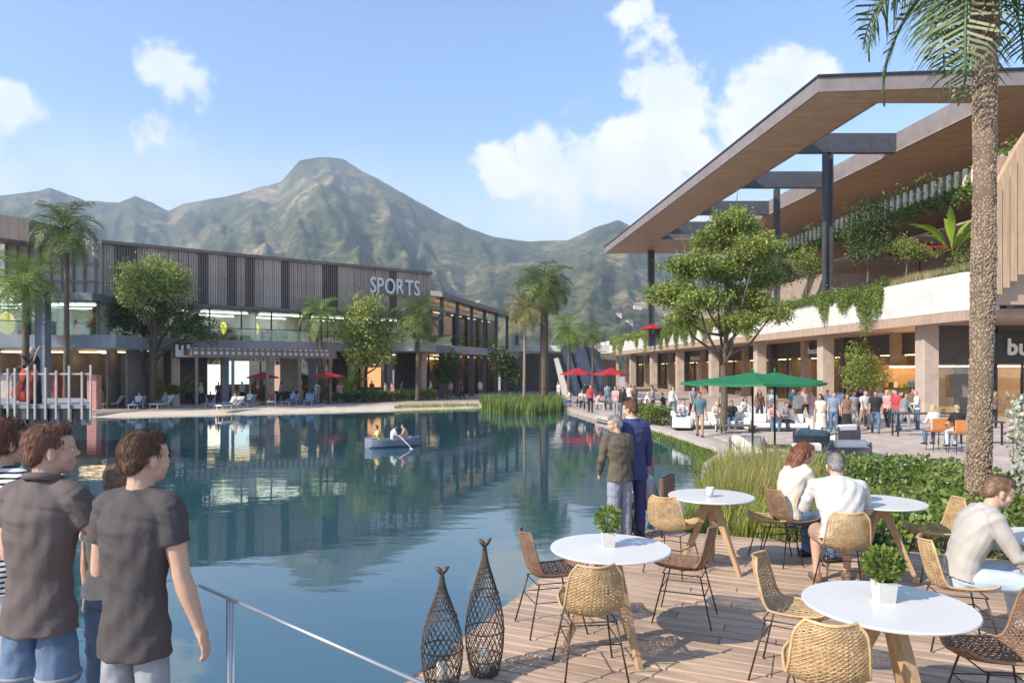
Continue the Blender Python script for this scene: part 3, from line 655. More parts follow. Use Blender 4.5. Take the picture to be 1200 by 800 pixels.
# beige slatted block beside the palm
sb = MB(); Yb = 33.0
poly = [(22.4, 5.5), (24.9, 7.7), (31, 11.5), (36, 12.6), (36, 14), (24.6, 14.0), (23.6, 12.6), (22.4, 10.4)]
sb.loft([[(x_, Yb, z_) for x_, z_ in poly], [(x_, Yb+.35, z_) for x_, z_ in poly]]); sb.build('timber_screen', tan_wood, rb)
for i in range(16):
    x_ = 22.5+i*.35; lo_ = float(np.interp(x_, [22.4, 24.9, 31], [5.5, 7.7, 11.5])); hi_ = float(np.interp(x_, [22.4, 23.6, 24.6, 36], [10.4, 12.6, 14, 14]))
    m = MB(); m.obox((x_, Yb-.06, lo_+.04), (.3, 0, 0), (0, .059, 0), (0, 0, hi_-lo_-.1)); m.build('board', tan_wood, rb)
mb = MB(); mb.obox((22.6, 33.4, 5.2), (14, 0, 0), (0, .3, 0), (0, 0, 7)); mb.build('inner_wall', brown_soffit, rb)
# main roof with open bays
RLx = lambda Y: 16.1-(4.6/51.7)*(Y-37.2)
RZ0, RZ1 = 16.75, 17.6
rf = thing('canopy_roof', 'great flat timber-lined roof with square open bays on dark steel posts', 'roof', (RLx(48)+5, 48, 5.1))
bays = [(38.9, 47.5), (48.0, 56.6), (57.1, 66.4), (66.9, 75.6), (76.1, 79.0)]
def rq(mb, Y0, Y1, t0, t1, z0, z1, skew0=0):
    def P(Y, t, z): return Vector((RLx(Y)+t, Y-(.085*t if Y < 37.5 else 0), z))
    mb.loft([[P(Y0, t0, z0), P(Y0, t1, z0), P(Y1, t1, z0), P(Y1, t0, z0)], [P(Y0, t0, z1), P(Y0, t1, z1), P(Y1, t1, z1), P(Y1, t0, z1)]])
T0, T1, T2 = 4.1, 10.6, 30
mb = MB(); rq(mb, 37.35, 88.5, .15, T0, RZ0, RZ0+.05); mb.build('soffit', soffit_w, rf)
mb = MB(); rq(mb, 37.35, 88.5, T1, T2, RZ0, RZ0+.05); mb.build('soffit', soffit_w, rf)
mb = MB(); rq(mb, 37.35, 38.9, T0, T1, RZ0, RZ0+.05); rq(mb, 79.0, 88.5, T0, T1, RZ0, RZ0+.05); mb.build('soffit', soffit_w, rf)
mb = MB(); rq(mb, 37.45, 88.4, .25, T0-.12, RZ0+.06, RZ1-.06); rq(mb, 37.45, 88.4, T1+.12, T2, RZ0+.06, RZ1-.06); rq(mb, 37.45, 38.8, T0-.1, T1+.1, RZ0+.06, RZ1-.07); rq(mb, 79.1, 88.4, T0-.1, T1+.1, RZ0+.06, RZ1-.07); mb.build('roof_deck', roof_grey, rf)
for (a0, a1), (b0, b1) in zip(bays[:-1], bays[1:]):
    m = MB(); rq(m, a1, b0, T0, T1, RZ0-.004, RZ1+.42); m.build('cross_beam', steel, rf)
m = MB(); rq(m, 38.9, 79, T0-.11, T0-.003, RZ0-.02, RZ1+.45); m.build('bay_edge', fascia_m, rf)
m = MB(); rq(m, 38.9, 79, T1+.003, T1+.11, RZ0-.02, RZ1+.45); m.build('bay_edge', fascia_m, rf)
m = MB(); rq(m, 37.2, 88.6, 0, .15, RZ0-.03, RZ1-.12); m.build('fascia', fascia_m, rf)
m = MB(); m.loft([[Vector((RLx(37.2)+t, 37.2-.085*t+dy, z_)) for t, dy in ((0.15, 0), (T2, 0), (T2, .14), (0.15, .14))] for z_ in (RZ0-.03, RZ1-.12)]); m.build('fascia', fascia_m, rf)
m = MB(); rq(m, 37.1, 88.7, -.06, .3, RZ1-.12, RZ1); m.build('edge_trim', dark_metal, rf)
m = MB(); m.loft([[Vector((RLx(37.2)+t, 37.1-.085*t+dy, z_)) for t, dy in ((0.3, 0), (T2, 0), (T2, .3), (.3, .3))] for z_ in (RZ1-.12, RZ1)]); m.build('edge_trim', dark_metal, rf)
for px, Yc, w in ((970, 47.75, .54), (763, 86, .7)):
    x_ = (px-600)/F*Yc; m = MB(); zt = RZ0-.05
    m.box(x_-w*.42, Yc, 5.09, w*.24, w*.8, zt-5.09); m.box(x_+w*.42, Yc, 5.09, w*.24, w*.8, zt-5.09); m.box(x_, Yc, 5.09, w*.62, w*.25, zt-5.09); m.build('steel_post', steel, rf)
for Yc in (56.85, 66.65):
    m = MB(); x_ = RLx(Yc)+6.9; m.box(x_, Yc, 5.09, .4, .4, RZ0-5.2); m.build('steel_post', steel, rf)
# terrace rail
tr = MB()
rbox(tr, 34.5, 100, 1.9, 1.95, 6.9, 6.97); 
tr.build('terrace_rail', dark_metal, rb)
for i in range(11):
    m = MB(); rbox(m, 35+i*5.8, 35+i*5.8+5.7, 1.9, 1.93, 5.1, 6.88); m.build('rail_panel', M('rail_panel_dark', (.07, .06, .06), (.1, .08, .075), .4), rb)
# ------------------------------------------------------------------ near deck
DO = Vector((-.6, 4.86, 0)); DE = Vector((.391, .920, 0)); DR = Vector((.920, -.391, 0))
def DP(r, e, z=0): return DO+DR*r+DE*e+Vector((0, 0, z))
dk = bpy.data.objects.new('deck', None); COL.objects.link(dk); tag(dk, kind='structure'); dk.location = DP(4, 2, 0)
rr = random.Random(5); e = -1.9; nP = 0
deck_meshes = {}
def plank(ln, parent, P, tilt):
    global nP
    key = round(ln, 1)
    if key not in deck_meshes:
        m = MB(); b_ = .006; L_ = key-.006; w = .128
        m.loft([[(0, 0, -.03), (L_, 0, -.03), (L_, w, -.03), (0, w, -.03)], [(0, 0, -b_), (L_, 0, -b_), (L_, w, -b_), (0, w, -b_)], [(b_, b_, 0), (L_-b_, b_, 0), (L_-b_, w-b_, 0), (b_, w-b_, 0)]])
        deck_meshes[key] = m.mesh('plank', deckw)
    o = inst('plank', deck_meshes[key], parent, P, (tilt, 0, math.atan2(DR.y, DR.x)+rr.uniform(-.0008, .0008))); nP += 1
row = 0
while e < 5.0-.14:
    r = 0; first = True
    while r < 9.4:
        ln = round((rr.choice([1.4, 1.8, 2.2, 2.6, 3.0]) if first else 3.2), 1); first = False
        if r+ln > 9.4: ln = round(9.4-r, 1)
        if ln < .3: break
        P = DP(r, e, rr.uniform(-.002, .002)); 
        mid = DP(r+ln/2, e)
        if mid.y > 1.6 and nP < 299: plank(ln, dk, P, rr.uniform(-.004, .004))
        r += ln
    e += .152; row += 1
jm = M('joist_wood', (.05, .037, .03), (.035, .027, .022), .8, 3)
mb = MB()
for i in range(17): mb.obox(DP(.04+i*.58, -1.95, -.2), DR*.09, DE*6.9, (0, 0, .165))
mb.obox(DP(.02, -1.95, -.5), DR*9.4, DE*6.9, (0, 0, .28)); mb.build('joist', jm, dk)
mb = MB(); mb.obox(DP(-.05, -1.9, -.24), DR*.045, DE*6.9, (0, 0, .225)); mb.obox(DP(0, 4.98, -.24), DR*9.4, DE*.045, (0, 0, .225)); mb.build('edge_board', deckw, dk)
for i in range(4):
    m = MB(); P = DP(.3, -.5+i*1.7, -2.1); m.box(P.x, P.y, -2.1, .22, .22, 1.7); m.build('pile', jm, dk)
# quay the left group stands on
wy = MB(); wy.prism([(-6.4, 7.5), (-1.60, 3.28), (-.45, 2.22), (3.0, .2), (3, -6), (-9, -6)], -.3, -.005); wy.build('quay', stone, kind='structure')
# railing beside the men
rl = thing('railing', 'thin steel rail with slim posts beside the man in the plain dark tee', 'railing', (-1.6, 3.5, 0))
a = wp(205, 673, 3.62); c = wp(497, 801, 2.42); d = c-a
mb = MB(); mb.tube([a, c], .008, 8); mb.build('top_rail', M('rail_steel', (.55, .56, .58), (.45, .46, .48), .3, metal=.8), rl)
for px in (268, 498):
    f = ((px-600)/F-a.x/a.y)/1.0
    # point of the rail seen in column px
    k = (px-600)/F; t_ = (k*a.y-a.x)/(d.x-k*d.y); P = a+d*t_
    m = MB(); m.tube([(P.x, P.y, -.1), (P.x, P.y, P.z)], .012, 8); m.tube([(P.x+.03, P.y-.02, -.1), (P.x+.03, P.y-.02, P.z)], .006, 8); m.build('post', MATS['rail_steel'], rl)
# ------------------------------------------------------------------ stage at the left edge
sg_ = thing('stage_platform', 'dark raised stage platform jutting over the lake at the left edge, with white upright slats', 'platform', (-14, 22, 0))
def SG(px, py, dy=0): return wp(px, py, 22+dy)
mb = MB(); a = SG(108, 474); mb.prism([(-22, 22), (a.x, 22), (a.x*27.5/22-.3, 27.5), (-26, 27.5)], a.z-.12, a.z); mb.build('top_slab', conc, sg_)
for i in range(22):
    x_ = a.x-.02-.34*(i+1); z0 = SG(100, 498).z; m = MB(); m.obox((x_, 22.03+.06*(i % 2), z0), (.32, 0, 0), (-1.5, 2.4, 0), (0, 0, a.z-.13-z0)); m.build('side_board', dark_metal if i % 3 else steel, sg_)
for i in range(3):
    m = MB(); m.box(-17.0-i*1.8, 24, -2.1, .4, .4, z0+2.08); m.build('pile', dark_metal, sg_)
slw = M('slat_white', (.46, .43, .40), (.34, .31, .29), .5)
rs = random.Random(2); x_ = a.x-.05
while x_ > -17.2:
    h = .95+.25*rs.random(); m = MB(); m.obox((x_, 21.94, a.z-.45), (.055, 0, 0), (0, .05, 0), (0, 0, h+.5)); m.build('slat', slw, sg_); x_ -= rs.choice([.27, .33, .4, .22])
m = MB(); m.obox((-17.4, 21.99, a.z+.93), (a.x+17.4, 0, 0), (0, .04, 0), (0, 0, .05)); m.build('rail', slw, sg_)
STAGE_Z = a.z
# ------------------------------------------------------------------ vegetation
NR = np.random.default_rng(7)
def leaf_obj(name, pts, size, mat, parent=None, asp=.45, up=0.0, dirs=None, kind=None, label=None, cat=None, group=None, loc=None):
    pts = np.asarray(pts, float); n = len(pts); size = np.broadcast_to(np.asarray(size, float), (n,))*NR.uniform(.7, 1.25, n)
    a = NR.normal(size=(n, 3)) if dirs is None else np.asarray(dirs, float)+NR.normal(size=(n, 3))*.35
    a[:, 2] += up; a /= np.linalg.norm(a, axis=1)[:, None]+1e-9
    b = np.cross(a, NR.normal(size=(n, 3))); b /= np.linalg.norm(b, axis=1)[:, None]+1e-9
    c = np.cross(a, b); L_ = a*size[:, None]; w = b*(size*asp*.5)[:, None]; f = c*(size*.12)[:, None]
    v = np.stack([pts, pts+L_*.5+w+f, pts+L_, pts+L_*.5-w+f], 1).reshape(-1, 3)
    off = np.array(tuple(origin_of(parent) if parent else Vector(loc or (0, 0, 0)))); v = v-off
    me = bpy.data.meshes.new(name); me.vertices.add(4*n); me.vertices.foreach_set('co', v.ravel()); me.loops.add(4*n); me.loops.foreach_set('vertex_index', np.arange(4*n, dtype=np.int32))
    me.polygons.add(n); me.polygons.foreach_set('loop_start', np.arange(0, 4*n, 4, dtype=np.int32)); me.polygons.foreach_set('loop_total', np.full(n, 4, dtype=np.int32))
    me.materials.append(mat); me.update(); me.validate()
    o = bpy.data.objects.new(name, me); COL.objects.link(o); o.parent = parent
    if not parent: o.location = off
    return tag(o, label, cat, group, kind)
def clumps(lobes, ncl, nleaf, spread, shell=.55, flat=.8):
    vol = np.array([l[1][0]*l[1][1]*l[1][2] for l in lobes])**.67; pr = vol/vol.sum(); out = []; cen = []
    for _ in range(ncl):
        c, r = lobes[NR.choice(len(lobes), p=pr)]
        d = NR.normal(size=3); d /= np.linalg.norm(d); d[2] *= .95
        q_ = np.array(tuple(c))+d*np.array(r)*NR.uniform(shell-.15, 1.12)*(1.18 if NR.random() < .12 else 1); cen.append(q_)
        k = int(nleaf*NR.uniform(.6, 1.4)); s = spread*NR.uniform(.7, 1.3)
        out.append(q_+NR.normal(size=(k, 3))*np.array([s, s, s*flat])*.5)
    return np.concatenate(out), cen
def tree(name, label, base, lobes, mat, tr, ncl, nleaf, ls, spread, group=None, fork=.45, cat='tree', lean=0, barkm=None, multi=None):
    t_ = thing(name, label, cat, base, 0, group); base = Vector(base)
    zc = min(l[0][2]-l[1][2] for l in lobes); cx = sum((Vector(l[0]) for l in lobes), Vector())/len(lobes)
    hf = max(.4, (cx.z-base.z)*fork); F0 = base+Vector(((cx.x-base.x)*.15+lean, (cx.y-base.y)*.15, hf))
    mb = MB(); top = Vector((cx.x, cx.y, cx.z+max(l[1][2] for l in lobes)*.5)); mid = F0.lerp(top, .5)+Vector((tr, -tr, 0))*.8
    mb.tube([base-Vector((0, 0, .15)), base+Vector((0, 0, .12)), base.lerp(F0, .5)+Vector((tr*.3, 0, 0)), F0, mid, top], [tr*1.5, tr*1.1, tr*.95, tr*.85, tr*.5, tr*.12], 9)
    mb.build('trunk', barkm or bark, t_)
    pts, cen = clumps(lobes, ncl, nleaf, spread)
    for c, r in lobes:
        m = MB(); c = Vector(c); st_ = F0.lerp(mid, random.uniform(0, .7)); md = st_.lerp(c, .5)+Vector((random.uniform(-.1, .1), random.uniform(-.1, .1), -.12*(c-st_).length))
        m.tube([st_, md, c, c+(c-md)*.5], [tr*.5, tr*.34, tr*.2, tr*.06], 6)
        for q_ in random.sample(cen, min(len(cen), 5)):
            q_ = Vector(q_)
            if (q_-c).length < max(r)*1.2: m.tube([md.lerp(c, .6), md.lerp(q_, .55)+Vector((0, 0, -.05)), q_], [tr*.2, tr*.13, tr*.04], 4)
        m.build('limb', barkm or bark, t_)
    leaf_obj('crown', pts, ls, mat, t_, kind='stuff'); return t_
def plobes(lst, Y, dy=.8):
    return [(tuple(wp(a, b_, Y+(z[0] if z else 0))), (rx_*Y/F, rx_*Y/F*dy, ry_*Y/F)) for a, b_, rx_, ry_, *z in lst]
tree('broadleaf_tree', 'tall airy olive-green tree rising beside the green parasol in front of the timber roof', (8.95, 30, -.5),
     plobes([(862, 262, 26, 17), (838, 284, 24, 15, 1), (888, 290, 24, 16, -1), (808, 312, 26, 14, -1), (852, 316, 30, 17), (898, 325, 20, 13, 1), (782, 345, 23, 14, 1), (822, 352, 28, 14, -1), (872, 350, 30, 14, .5), (905, 368, 19, 9), (862, 378, 22, 9, -1), (800, 374, 18, 8, 0)], 30), leaf, .15, 720, 46, .155, .30, fork=.42)
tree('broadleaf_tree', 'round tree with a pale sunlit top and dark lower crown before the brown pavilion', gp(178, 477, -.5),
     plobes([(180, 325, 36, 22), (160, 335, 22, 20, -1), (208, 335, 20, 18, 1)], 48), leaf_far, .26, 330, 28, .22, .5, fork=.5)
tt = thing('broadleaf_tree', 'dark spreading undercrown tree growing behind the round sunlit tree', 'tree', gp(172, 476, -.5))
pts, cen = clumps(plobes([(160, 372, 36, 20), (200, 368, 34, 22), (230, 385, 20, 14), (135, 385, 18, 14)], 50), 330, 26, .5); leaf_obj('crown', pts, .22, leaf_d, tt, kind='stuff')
m = MB(); b_ = gp(172, 476, -.5)
for px, py in ((140, 388), (158, 375), (185, 372), (205, 378), (228, 392)): m.tube([b_, wp(174, 430, 51), wp((px+174)/2, (py+415)/2, 51), wp(px, py, 51)], [.22, .18, .1, .03], 6)
m.build('trunk', bark, tt)
tree('broadleaf_tree', 'leafy olive tree standing between the bright small palm and the SPORTS sign', gp(428, 469, -.5),
     plobes([(428, 362, 24, 16), (415, 385, 20, 18, -1), (442, 388, 22, 20, 1), (425, 412, 22, 14), (448, 415, 14, 10)], 60), leaf_far, .17, 330, 26, .26, .55, fork=.4)
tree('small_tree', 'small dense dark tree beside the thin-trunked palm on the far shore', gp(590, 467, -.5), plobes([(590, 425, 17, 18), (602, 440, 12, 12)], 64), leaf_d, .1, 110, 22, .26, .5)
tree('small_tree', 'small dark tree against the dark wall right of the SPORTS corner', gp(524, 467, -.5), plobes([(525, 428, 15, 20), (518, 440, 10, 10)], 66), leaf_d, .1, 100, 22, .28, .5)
tree('small_tree', 'dense round tree standing between sandstone columns behind the walking crowd', RP(46, .5, -.5), plobes([(1010, 425, 22, 22), (1000, 440, 16, 16, 1), (1022, 442, 15, 15)], 45), leaf, .08, 200, 26, .16, .35, fork=.3)
tree('terrace_tree', 'small leafy tree in the terrace planter below the fin-edged roof terrace', wp(1017, 330, 43), plobes([(1018, 255, 25, 22), (1003, 275, 20, 16, .5), (1032, 280, 18, 20), (1015, 295, 22, 12)], 43), leaf_d, .07, 240, 28, .15, .35, fork=.35)
tree('terrace_tree', 'low rounded terrace bush left of the steel post above the parapet', wp(945, 345, 50), plobes([(942, 305, 16, 14), (955, 312, 12, 12)], 50), leaf, .06, 90, 24, .17, .4, fork=.3)
tree('terrace_tree', 'second terrace bush right of the tall airy tree, low over the parapet', wp(912, 350, 54), plobes([(915, 315, 13, 13), (925, 322, 11, 10)], 54), leaf_d, .06, 80, 24, .18, .4, fork=.3)
tree('terrace_tree', 'broad terrace bush behind the feather grasses near the lime plant', wp(1062, 322, 42), plobes([(1060, 290, 16, 12), (1072, 296, 13, 10)], 42), leaf, .06, 90, 24, .13, .35, fork=.3)
# palms
def frond_mesh(L_, droop, rise, mat, n=30, w=.42, seed=0, lw=.03):
    rng = random.Random(seed); mb = MB(); pts = []
    for i in range(13):
        f = i/12; a = rise-droop*f**1.3; pts.append((f, a))
    P = [Vector((0, 0, 0))]
    for i in range(1, 13): P.append(P[-1]+Vector((math.cos(pts[i][1]), 0, math.sin(pts[i][1])))*L_/12)
    mb.tube(P, [.022*L_/2*(1-.85*i/12)+.004 for i in range(13)], 4)
    for i in range(n):
        f = .13+.87*(i+.5)/n; k = f*12; a = int(k); p = P[a].lerp(P[min(a+1, 12)], k-a); t_ = (P[min(a+1, 12)]-P[a]).normalized() if a < 12 else (P[12]-P[11]).normalized()
        ln = L_*w*(math.sin(math.pi*min(1, f*.92+.12))**.7)*rng.uniform(.85, 1.1)
        for s in (-1, 1):
            d = (t_*rng.uniform(.45, .8)+Vector((0, s, 0))*1.0+Vector((0, 0, rng.uniform(-.05, .35)))).normalized()
            q1 = p+d*ln*.55; q2 = q1+(d+Vector((0, 0, -.75))).normalized()*ln*.45; wv = t_*lw*L_/2
            mb.add([p-wv*.5, p+wv*.5, q1+wv*.55, q1-wv*.55, q2], [(0, 1, 2, 3), (3, 2, 4)])
    return mb.mesh('frond', mat)
FR = {}
def fronds(mat, key):
    if key not in FR: FR[key] = [frond_mesh(1, d, r_, mat, 26, seed=i) for i, (d, r_) in enumerate(((1.5, 1.25), (1.9, .8), (1.9, .35), (1.5, -.1), (1.1, -.6)))]
    return FR[key]
def palm(name, label, base, top, tr, L_, mat, key, n=24, seed=0, tr_top=None, trm=None, group=None, dens=1, rough=0):
    rng = random.Random(seed); t_ = thing(name, label, 'palm', base, 0, group); base = Vector(base); top = Vector(top)
    mb = MB(); K = 26; pts = []; rr_ = []
    for i in range(K+1):
        f = i/K; p = base.lerp(top, f)+Vector((math.sin(f*2.2)*.12, 0, 0))*(1 if rough else .5); pts.append(p); rr_.append(((tr*(1-f)+(tr_top or tr*.75)*f)*(1+.07*(i % 2)))*(1.25 if i == 0 else 1))
    mb.tube(pts, rr_, 12); mb.build('trunk', trm or bark, t_)
    fr = fronds(mat, key)
    for i in range(n):
        f = i/(n-1); k = min(4, int(f*5)); ang = i*2.39996+rng.uniform(-.25, .25); s = L_*rng.uniform(.85, 1.12)
        inst('frond', fr[k], t_, top+Vector((math.cos(ang)*tr*.4, math.sin(ang)*tr*.4, .05-.2*f)), (rng.uniform(-.2, .2), rng.uniform(-.12, .12), ang), (s, s, s))
    return t_
def far_palm(label, px, by, cy, Y, rpx, tr, mat, key, n=26, seed=0, **k):
    return palm('palm_tree', label, wp(px, by, Y), wp(px, cy, Y), tr, rpx*Y/F*1.15, mat, key, n, seed, **k)
far_palm('tall slim palm left of the brown box with its crown above the roof line', 77, 483, 268, 43.6, 42, .17, leaf_p, 'a', 30, 1)
far_palm('bright bushy palm nearest the left edge, in front of the grey pavilion', 29, 482, 330, 43.6, 46, .22, leaf_pb, 'b', 30, 2)
far_palm('small bright green palm below the brown box, left of the olive tree', 375, 472, 366, 58, 28, .16, leaf_pb, 'b', 22, 3)
far_palm('drooping dusty palm directly beneath the SPORTS sign', 489, 470, 368, 61, 34, .19, leaf_p, 'a', 34, 4)
far_palm('tallest thick-trunked palm standing among the bright reeds', 637, 468, 332, 57.5, 34, .36, leaf_p, 'a', 46, 5)
far_palm('palm with a thin pale trunk left of the thick-trunked palm', 614, 470, 362, 56.5, 27, .12, leaf_y, 'c', 26, 6, trm=M('bark_pale', (.32, .25, .17), (.22, .17, .12), .9, 8, bump=.4))
far_palm('spreading palm in front of the leaning blue stair enclosure', 666, 466, 385, 66, 27, .15, leaf_pb, 'b', 26, 7)
far_palm('low small palm right of the blue stair enclosure', 694, 464, 392, 72, 20, .14, leaf_p, 'a', 20, 8)
# the big palm near the deck
pt = M('palm_trunk', (.40, .31, .22), (.27, .20, .14), .9, 9, (1, 1, 1.2), .8, 30, island=.25, dist=.03)
bp_ = palm('tall_palm', 'huge scaly palm trunk rising from the hedge past the timber roof, fronds hanging at top', (6.55, 10, -.5), (6.56, 10, 8.2), .145, 2.2, frond_mesh and M('frond_grey_green', (.13, .19, .06), (.10, .15, .05), .45, 1.5, island=.3, transl=.2), 'big', 26, 12, tr_top=.135, trm=M('trunk_core', (.20, .14, .09), (.13, .09, .06), .9, 8, bump=.4), rough=1)
# scales of old leaf bases in a spiral
sc_ = []; 
m = MB(); rngs = random.Random(4); zz = -.3; k = 0
while zz < 8.15:
    f = (zz+.5)/8.7; r0 = (.152*(1-f)+.14*f)*(1+.05*math.sin(zz*2.3)); cx = 6.55+.01*f+math.sin(f*2.2)*.12
    nn = 19
    for j in range(nn):
        a = 6.28318*(j+.5*(k % 2))/nn+rngs.uniform(-.09, .09)
        if math.sin(a) > .75 or rngs.random() < .06: continue
        ca, sa = math.cos(a), math.sin(a); tx, ty = -sa, ca; z_ = zz+rngs.uniform(-.014, .014); h = rngs.uniform(.03, .05) if zz < 6.2 else .09; o_ = rngs.uniform(.002, .017) if zz < 6.6 else .05; hw2 = rngs.uniform(.016, .026)
        def q_(rad, tt_, z__): return (cx+ca*rad+tx*tt_, 10+sa*rad+ty*tt_, z__)
        m.add([q_(r0-.005, -hw2, z_), q_(r0-.005, 0, z_-h*.45), q_(r0-.005, hw2, z_), q_(r0+o_*.7, -hw2*.5, z_+h*.35), q_(r0+o_*.7, hw2*.5, z_+h*.35), q_(r0+o_, 0, z_+h*.1), q_(r0, 0, z_+h)], [(0, 1, 5), (1, 2, 5), (0, 5, 3), (5, 2, 4), (3, 5, 4), (3, 4, 6), (0, 3, 6), (4, 2, 6)])
    zz += .036; k += 1
m.build('leaf_scar', pt, bp_, kind='stuff')
# blades: reeds and grasses
def blades(name, n, poly, z0, h, w, mat, label=None, cat=None, kind='stuff', parent=None, lean=.3, dens=None, z1=None):
    poly = np.array(poly, float); lo_ = poly.min(0); hi_ = poly.max(0); pts = []
    while len(pts) < n:
        p = NR.uniform(lo_, hi_); c = False; j = len(poly)-1
        for i in range(len(poly)):
            if (poly[i][1] > p[1]) != (poly[j][1] > p[1]) and p[0] < (poly[j][0]-poly[i][0])*(p[1]-poly[i][1])/(poly[j][1]-poly[i][1])+poly[i][0]: c = not c
            j = i
        if c: pts.append(p)
    pts = np.array(pts); H_ = h*NR.uniform(.55, 1.15, n)*(.8+.4*vn(pts[:, 0]*1.3, pts[:, 1]*1.3, 3)); a = NR.uniform(0, 6.283, n); ln = NR.uniform(.05, 1, n)*lean*H_
    b0 = np.column_stack([pts, np.full(n, z0)]); dx = np.column_stack([np.cos(a), np.sin(a), np.zeros(n)]); wx = np.column_stack([-np.sin(a+.6), np.cos(a+.6), np.zeros(n)])*w*.5*NR.uniform(.6, 1.3, n)[:, None]
    m1 = b0+dx*ln[:, None]*.3; m1[:, 2] += H_*.6; tp = b0+dx*ln[:, None]*1.15; tp[:, 2] += H_*NR.uniform(.85, 1, n)
    v = np.stack([b0-wx, b0+wx, m1+wx*.8, m1-wx*.8, tp], 1).reshape(-1, 3); off = np.array([*pts.mean(0), z0]) if not parent else np.array(tuple(origin_of(parent)))
    me = bpy.data.meshes.new(name); me.vertices.add(5*n); me.vertices.foreach_set('co', (v-off).ravel())
    base = np.arange(n)*5; lp = np.stack([base, base+1, base+2, base+3, base+3, base+2, base+4], 1).ravel().astype(np.int32)
    me.loops.add(7*n); me.loops.foreach_set('vertex_index', lp); me.polygons.add(2*n)
    ls_ = np.stack([np.arange(n)*7, np.arange(n)*7+4], 1).ravel().astype(np.int32); lt_ = np.tile([4, 3], n).astype(np.int32)
    me.polygons.foreach_set('loop_start', ls_); me.polygons.foreach_set('loop_total', lt_); me.materials.append(mat); me.update(); me.validate()
    o = bpy.data.objects.new(name, me); COL.objects.link(o); o.parent = parent
    if not parent: o.location = off
    return tag(o, label, cat, None, kind)
RP1 = [(2.25, 9.35), (3.3, 12.6), (4.5, 15.6), (6.3, 15.0), (5.2, 12), (4.0, 8.75), (3.6, 8.6)]
blades('reeds', 15000, RP1, -.5, .82, .017, reed_m, 'tall yellow-green reeds behind the middle white table', 'reeds')
blades('reed_tips', 3800, [(2.8, 10.4), (4.6, 15.6), (6.3, 15.0), (5.0, 10.6)], -.45, 1.08, .012, reed_y, 'straw-coloured reed tips standing among the green reeds by the deck', 'reeds')
blades('reeds', 6500, [(-1.9, 50), (-.6, 46.5), (1.5, 45.5), (3.3, 49), (4.2, 55), (3.2, 59.5), (-2.8, 59.5)], -.8, 1.0, .06, leaf_b, 'bright green reeds round the thick-trunked palm at the lake edge', 'reeds')
blades('bank_grass', 5200, [(5.9, 37), (6.0, 31), (6.1, 26), (5.9, 22.5), (5.0, 19.6), (5.5, 19.8), (6.7, 22.6), (6.9, 27), (6.3, 33), (5.4, 40)], -.86, .34, .03, leaf_b, 'green water grass along the foot of the promenade kerb', 'grass')
blades('bank_grass', 1500, [(-8.6, 51.2), (-2.7, 54.5), (-2.6, 57), (-8.6, 54.6)], -.62, .22, .05, reed_m, 'strip of yellow-green grass between beach and hedge left of the reeds', 'grass')
# hedges
def hedge(label, poly, z0, z1, n, ls, mat, flowers=0, name='hedge', fm_=None, jit=.12, asp=.55):
    poly = np.array(poly, float); lo_ = poly.min(0); hi_ = poly.max(0); t_ = thing(name, label, 'hedge' if name == 'hedge' else 'shrub', (*poly.mean(0), z0)); P = []
    def inside(p):
        c = False; j = len(poly)-1
        for i in range(len(poly)):
            if (poly[i][1] > p[1]) != (poly[j][1] > p[1]) and p[0] < (poly[j][0]-poly[i][0])*(p[1]-poly[i][1])/(poly[j][1]-poly[i][1])+poly[i][0]: c = not c
            j = i
        return c
    while len(P) < n:
        p = NR.uniform(lo_, hi_)
        if inside(p):
            top = z0+(z1-z0)*(.72+.45*float(vn(np.array([p[0]*1.7]), np.array([p[1]*1.7]), 9)[0])); P.append((p[0], p[1], top-abs(NR.normal())*(top-z0)*.38))
    P = np.array(P); P[:, 2] = np.maximum(P[:, 2], z0); leaf_obj('foliage', P, ls, mat, t_, asp=asp, up=.4, kind='stuff')
    if flowers:
        Q = P[NR.choice(n, flowers*6)]; Q[:, 2] += .03; Q = Q[Q[:, 2] > z0+(z1-z0)*.6]; Q = np.repeat(Q[:flowers], 7, 0)+NR.normal(size=(min(flowers, len(Q))*7, 3))*.02
        leaf_obj('blossom', Q, .04, petal, t_, asp=.9, kind='stuff')
    m = MB()
    for i in range(0, min(n, 400), 4): m.tube([(P[i][0], P[i][1], z0-.1), (P[i][0]+random.uniform(-.1, .1), P[i][1], P[i][2])], [.012, .004], 3, False)
    m.build('stems', bark, t_, kind='stuff'); return t_
hedge('deep green hedge dotted with white blossoms behind the seated couple', [(4.1, 8.55), (6.2, 14.6), (8.4, 14.6), (9.6, 9.5), (9.4, 6.35), (7.7, 7.05)], -.5, .38, 21000, .10, leaf_b, 90)
hedge('dark green undergrowth in the gap between reeds and flowering hedge', [(3.4, 8.75), (3.7, 9.6), (4.6, 9.6), (4.5, 8.3)], -.5, .12, 2400, .10, leaf_d)
hedge('silver-leaved bush right of the huge palm trunk', [(6.75, 9.0), (6.95, 10), (8.6, 10.3), (9.2, 8.4), (7.2, 8.3)], -.5, 1.6, 15000, .085, silver, 60, 'silver_bush')
hedge('boxy bright hedge left of the white lounge sofas', [(6.2, 32.8), (5.9, 36), (7.4, 36), (7.6, 33)], -.5, .35, 2600, .15, leaf_b)
hedge('low clipped hedge before the shops under the SPORTS sign', [(-14, 57.5), (-6.5, 62.4), (-6.9, 63.2), (-14.4, 58.5)], -.5, .45, 3200, .17, leaf_b)
hedge('dark low hedge between the olive tree and the dusty palm', [(-14.6, 56), (-10.4, 58.7), (-10.8, 59.8), (-15, 57)], -.5, .3, 2000, .17, leaf_d)
